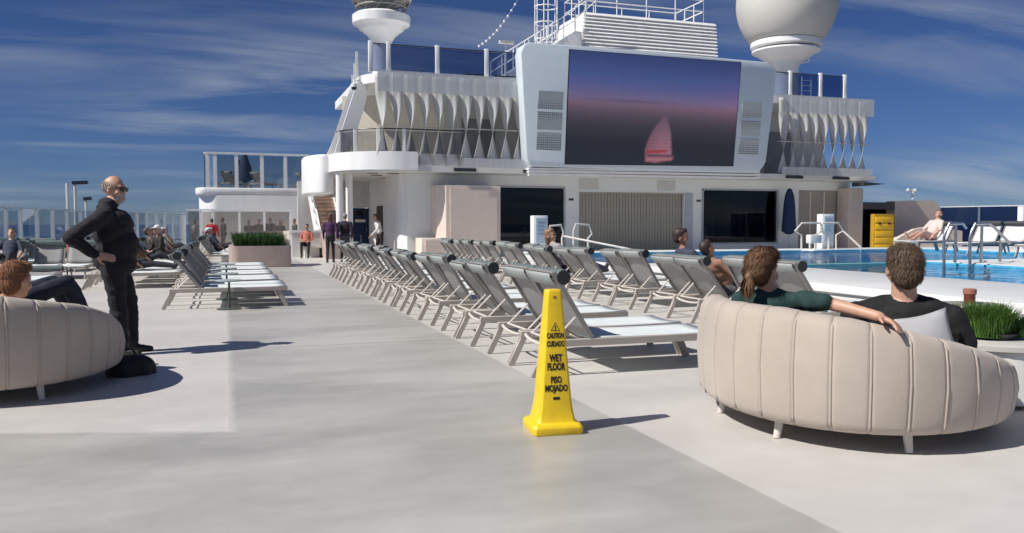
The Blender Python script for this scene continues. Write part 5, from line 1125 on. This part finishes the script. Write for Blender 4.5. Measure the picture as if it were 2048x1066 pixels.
# --- walking couple, crew, bench sitter
c = gp(661, 525); person('walking person in purple jacket and dark trousers near the stairs', (c.x, c.y, 0), R(80), standing(.16, .03, 'long', .95, 1.1, .12), mset((.055, .018, .075), (.02, .018, .025), (.10, .035, .03)), .02, 2)
c = gp(690, 524); person('walking person in black jacket and grey cap beside the purple jacket', (c.x, c.y, 0), R(75), standing(.12, .05, 'cap', .96, 1.2, .1), mset((.018, .012, .024), (.05, .05, .06), (.1, .1, .1), hat=(.30, .30, .33)), .02, 2)
T = thing('walking_frame', 'dark wheeled walking frame with bag in front of the walking couple', 'walker', (c.x + .35, c.y + .2, 0)); x, y = c.x + .35, c.y + .2
m = MB()
for s in (-.25, .25): m.tube([(x + s, y - .25, .08), (x + s, y, .9), (x + s, y + .1, .92)], .018, 6); m.tube([(x + s, y + .3, .08), (x + s, y, .8)], .018, 6)
m.tube([(x - .25, y + .05, .55), (x + .25, y + .05, .55)], .018, 6); m.build('frame', steel, T, smooth=True); MB().box((x - .22, y - .12, .42), (x + .22, y + .16, .66)).build('bag', mat('black_nylon', (0, 0, 0)), T, bevel=.05)
for s in (-.25, .25):
    for yy in (-.25, .3): MB().tube([(x + s - .02, y + yy, .09), (x + s + .02, y + yy, .09)], .09, 14).build('wheel', darkm, T)
person('crew member in white shirt and dark trousers leaning in the corridor', (6.15, 34.6, 0), R(200), standing(.1, .16, 'short', .98, 1., .25), mset((.72, .70, .68), (.03, .015, .018), (.05, .03, .02)), .02, 2)
c = gp(612, 514); person('person in coral top sitting on the corner bench', (yp(614, 480, 33.5).x, 33.62, 0), R(-105), seated(.46, 10, 'short', .95, bare_arm=True), mset((.50, .16, .11), (.015, .015, .02), (.03, .02, .018), sk=skin2), .02, 2)

# --- people on loungers
def on_lounger(x, y, z, rz, label, pose, m): person(label, (x, y, z), rz, pose, m, .016, 2)
on_lounger(5.9, Y2[8] , 0, 0, 'long haired woman in violet trousers lying in the lounger row by the pool', reclined(55, 'long', 1.08, kneeup=.12, headdir=(.6, -.7, .1)), mset((.35, .33, .34), (.05, .045, .085), (.24, .14, .08)))
on_lounger(5.9 + .06, Y2[3] + .05, 0, 0, 'dark haired man sitting up on a lounger by the pool wall', reclined(60, 'short', 1.08, zs=.335, kneeup=.1, headdir=(.8, -.5, 0)), mset((.05, .06, .09), (.10, .10, .12), (.035, .02, .014), sk=skin2))
on_lounger(5.9 + .06, Y2[2], 0, 0, 'sunbather in grey swimwear with bare legs and phone in the pool row', reclined(50, 'short', .95, zs=.335, bare=True, kneeup=.22, phone=True), mset((.30, .16, .11), (.12, .12, .13), (.04, .025, .02), sk=skin2, shoe=(.42, .24, .17)))
c = gp(1865, 508, ZR); c = Vector((c.x + 2.6, c.y + 2.0, 0)); lounger(c.x, c.y, R(185), 'white sling sun lounger carrying the sunbather before the beige wall', 'white loungers beyond the pool ladders', LW, ZR); on_lounger(c.x, c.y, ZR, R(185), 'sunbather with sunglasses lying on the raised deck before the beige wall', reclined(55, 'short', 1.1, zs=.335, bare=True, kneeup=.12), mset((.62, .52, .47), (.55, .35, .32), (.10, .06, .04), shoe=(.5, .3, .22)))
c = gp(2060, 512, ZR); c = Vector((c.x + .5, c.y - .9, 0)); lounger(c.x, c.y, R(184), 'white sling sun lounger carrying the man in green trousers', 'white loungers beyond the pool ladders', LW, ZR); on_lounger(c.x, c.y, ZR, R(184), 'man in green trousers lying on the raised deck beyond the pool ladders', reclined(55, 'short', 1.1, zs=.335, kneeup=.05), mset((.28, .07, .07), (.025, .06, .055), (.06, .04, .03), shoe=(.4, .4, .4)))
person('person in white shirt and blue jeans sitting sideways on a lounger by the windscreen', (-2.35, 23.75, 0), R(-20), seated(.34, 2, 'cap', 1.05), mset((.74, .74, .73), (.025, .05, .14), (.3, .3, .3), hat=(.62, .60, .57)), .018, 2)
person('person in dark clothes and white cap sitting on the crowded deck', (-1.75, 26.0, 0), R(-150), seated(.34, -8, 'cap', 1.05), mset((.03, .025, .025), (.02, .02, .03), (.3, .3, .3), hat=(.75, .74, .72)), .018, 2)
for i, (x, y, rz, tp, lab, hr) in enumerate(((-2.6, 29.7, 0, (.10, .10, .12), 'person in charcoal top lying on the crowded left deck', 'short'), (-2.6, 32.1, 0, (.35, .33, .30), 'person in pale grey top lying on the crowded left deck', 'cap'), (-2.6, 19.7, 0, (.08, .08, .09), 'person in dark grey lying behind the standing man', 'cap'), (-2.6, 22.4, 0, (.04, .045, .06), 'person in slate blue lying next to the white shirt sitter', 'short'), (-2.6, 27.8, 0, (.16, .12, .10), 'person in brown top lying on the crowded left deck', 'short'), (-4.4, 30.7, R(8), (.03, .05, .09), 'person in navy top lying by the left windscreen', 'short'), (-2.6, 34.5, 0, (.30, .22, .16), 'person in tan top lying far back by the wind shelter', 'cap'), (-6.5, 27.5, R(-90), (.20, .20, .22), 'person in mid grey lying close to the left windscreen', 'cap'), (-4.2, 27.6, R(-90), (.28, .06, .06), 'person in dark red lying in the rank behind', 'short'), (-.9, 31.95, 0, (.05, .06, .10), 'person in dark blue lying behind the planter', 'cap'), (-4.4, 34.6, R(8), (.45, .44, .42), 'person in off-white top lying far back by the windscreen', 'short'), (-5.0, 23.9, R(-90), (.04, .05, .08), 'person in dark blue lying on a lounger facing the left sofa', 'short'))):
    on_lounger(x, y, 0, rz, lab, reclined(55, hr, 1.05, kneeup=.15 * (i % 2)), mset(tp, (.03, .03, .04), (.1, .07, .05), hat=(.7, .7, .7)))
for i, (px, tp, rz, lab, hr) in enumerate(((388, (.32, .32, .33), 20, 'standing person in grey behind the wind shelter left pane', 'short'), (424, (.42, .03, .04), 100, 'person in red top beside the wind shelter', 'short'), (447, (.05, .05, .06), 190, 'broad person in black behind the smoked wind shelter', 'short'), (498, (.03, .03, .035), 240, 'person in black seated behind the middle shelter pane', 'short'), (517, (.06, .055, .05), 300, 'person in dark brown behind the middle shelter pane', 'cap'), (541, (.04, .04, .05), 240, 'person in charcoal behind the right shelter pane', 'short'), (561, (.03, .03, .03), 300, 'person in black beside the charcoal one behind the shelter', 'long'), (590, (.07, .065, .06), 200, 'person in taupe at the end of the wind shelter', 'short'))):
    x = yp(px, 450, 41.3).x; Yq = 41.3 if i != 1 else 39.2; x = yp(px, 450, Yq).x
    person(lab, (x, Yq, 0), R(rz), standing(.05, .0, hr, .86 + .03 * (i % 3), 1.25, .1), mset(tp, (.03, .03, .035), (.06, .05, .04), hat=(.2, .2, .2)), .025, 2)

for o in bpy.data.objects:
    if '_o' in o: del o['_o']
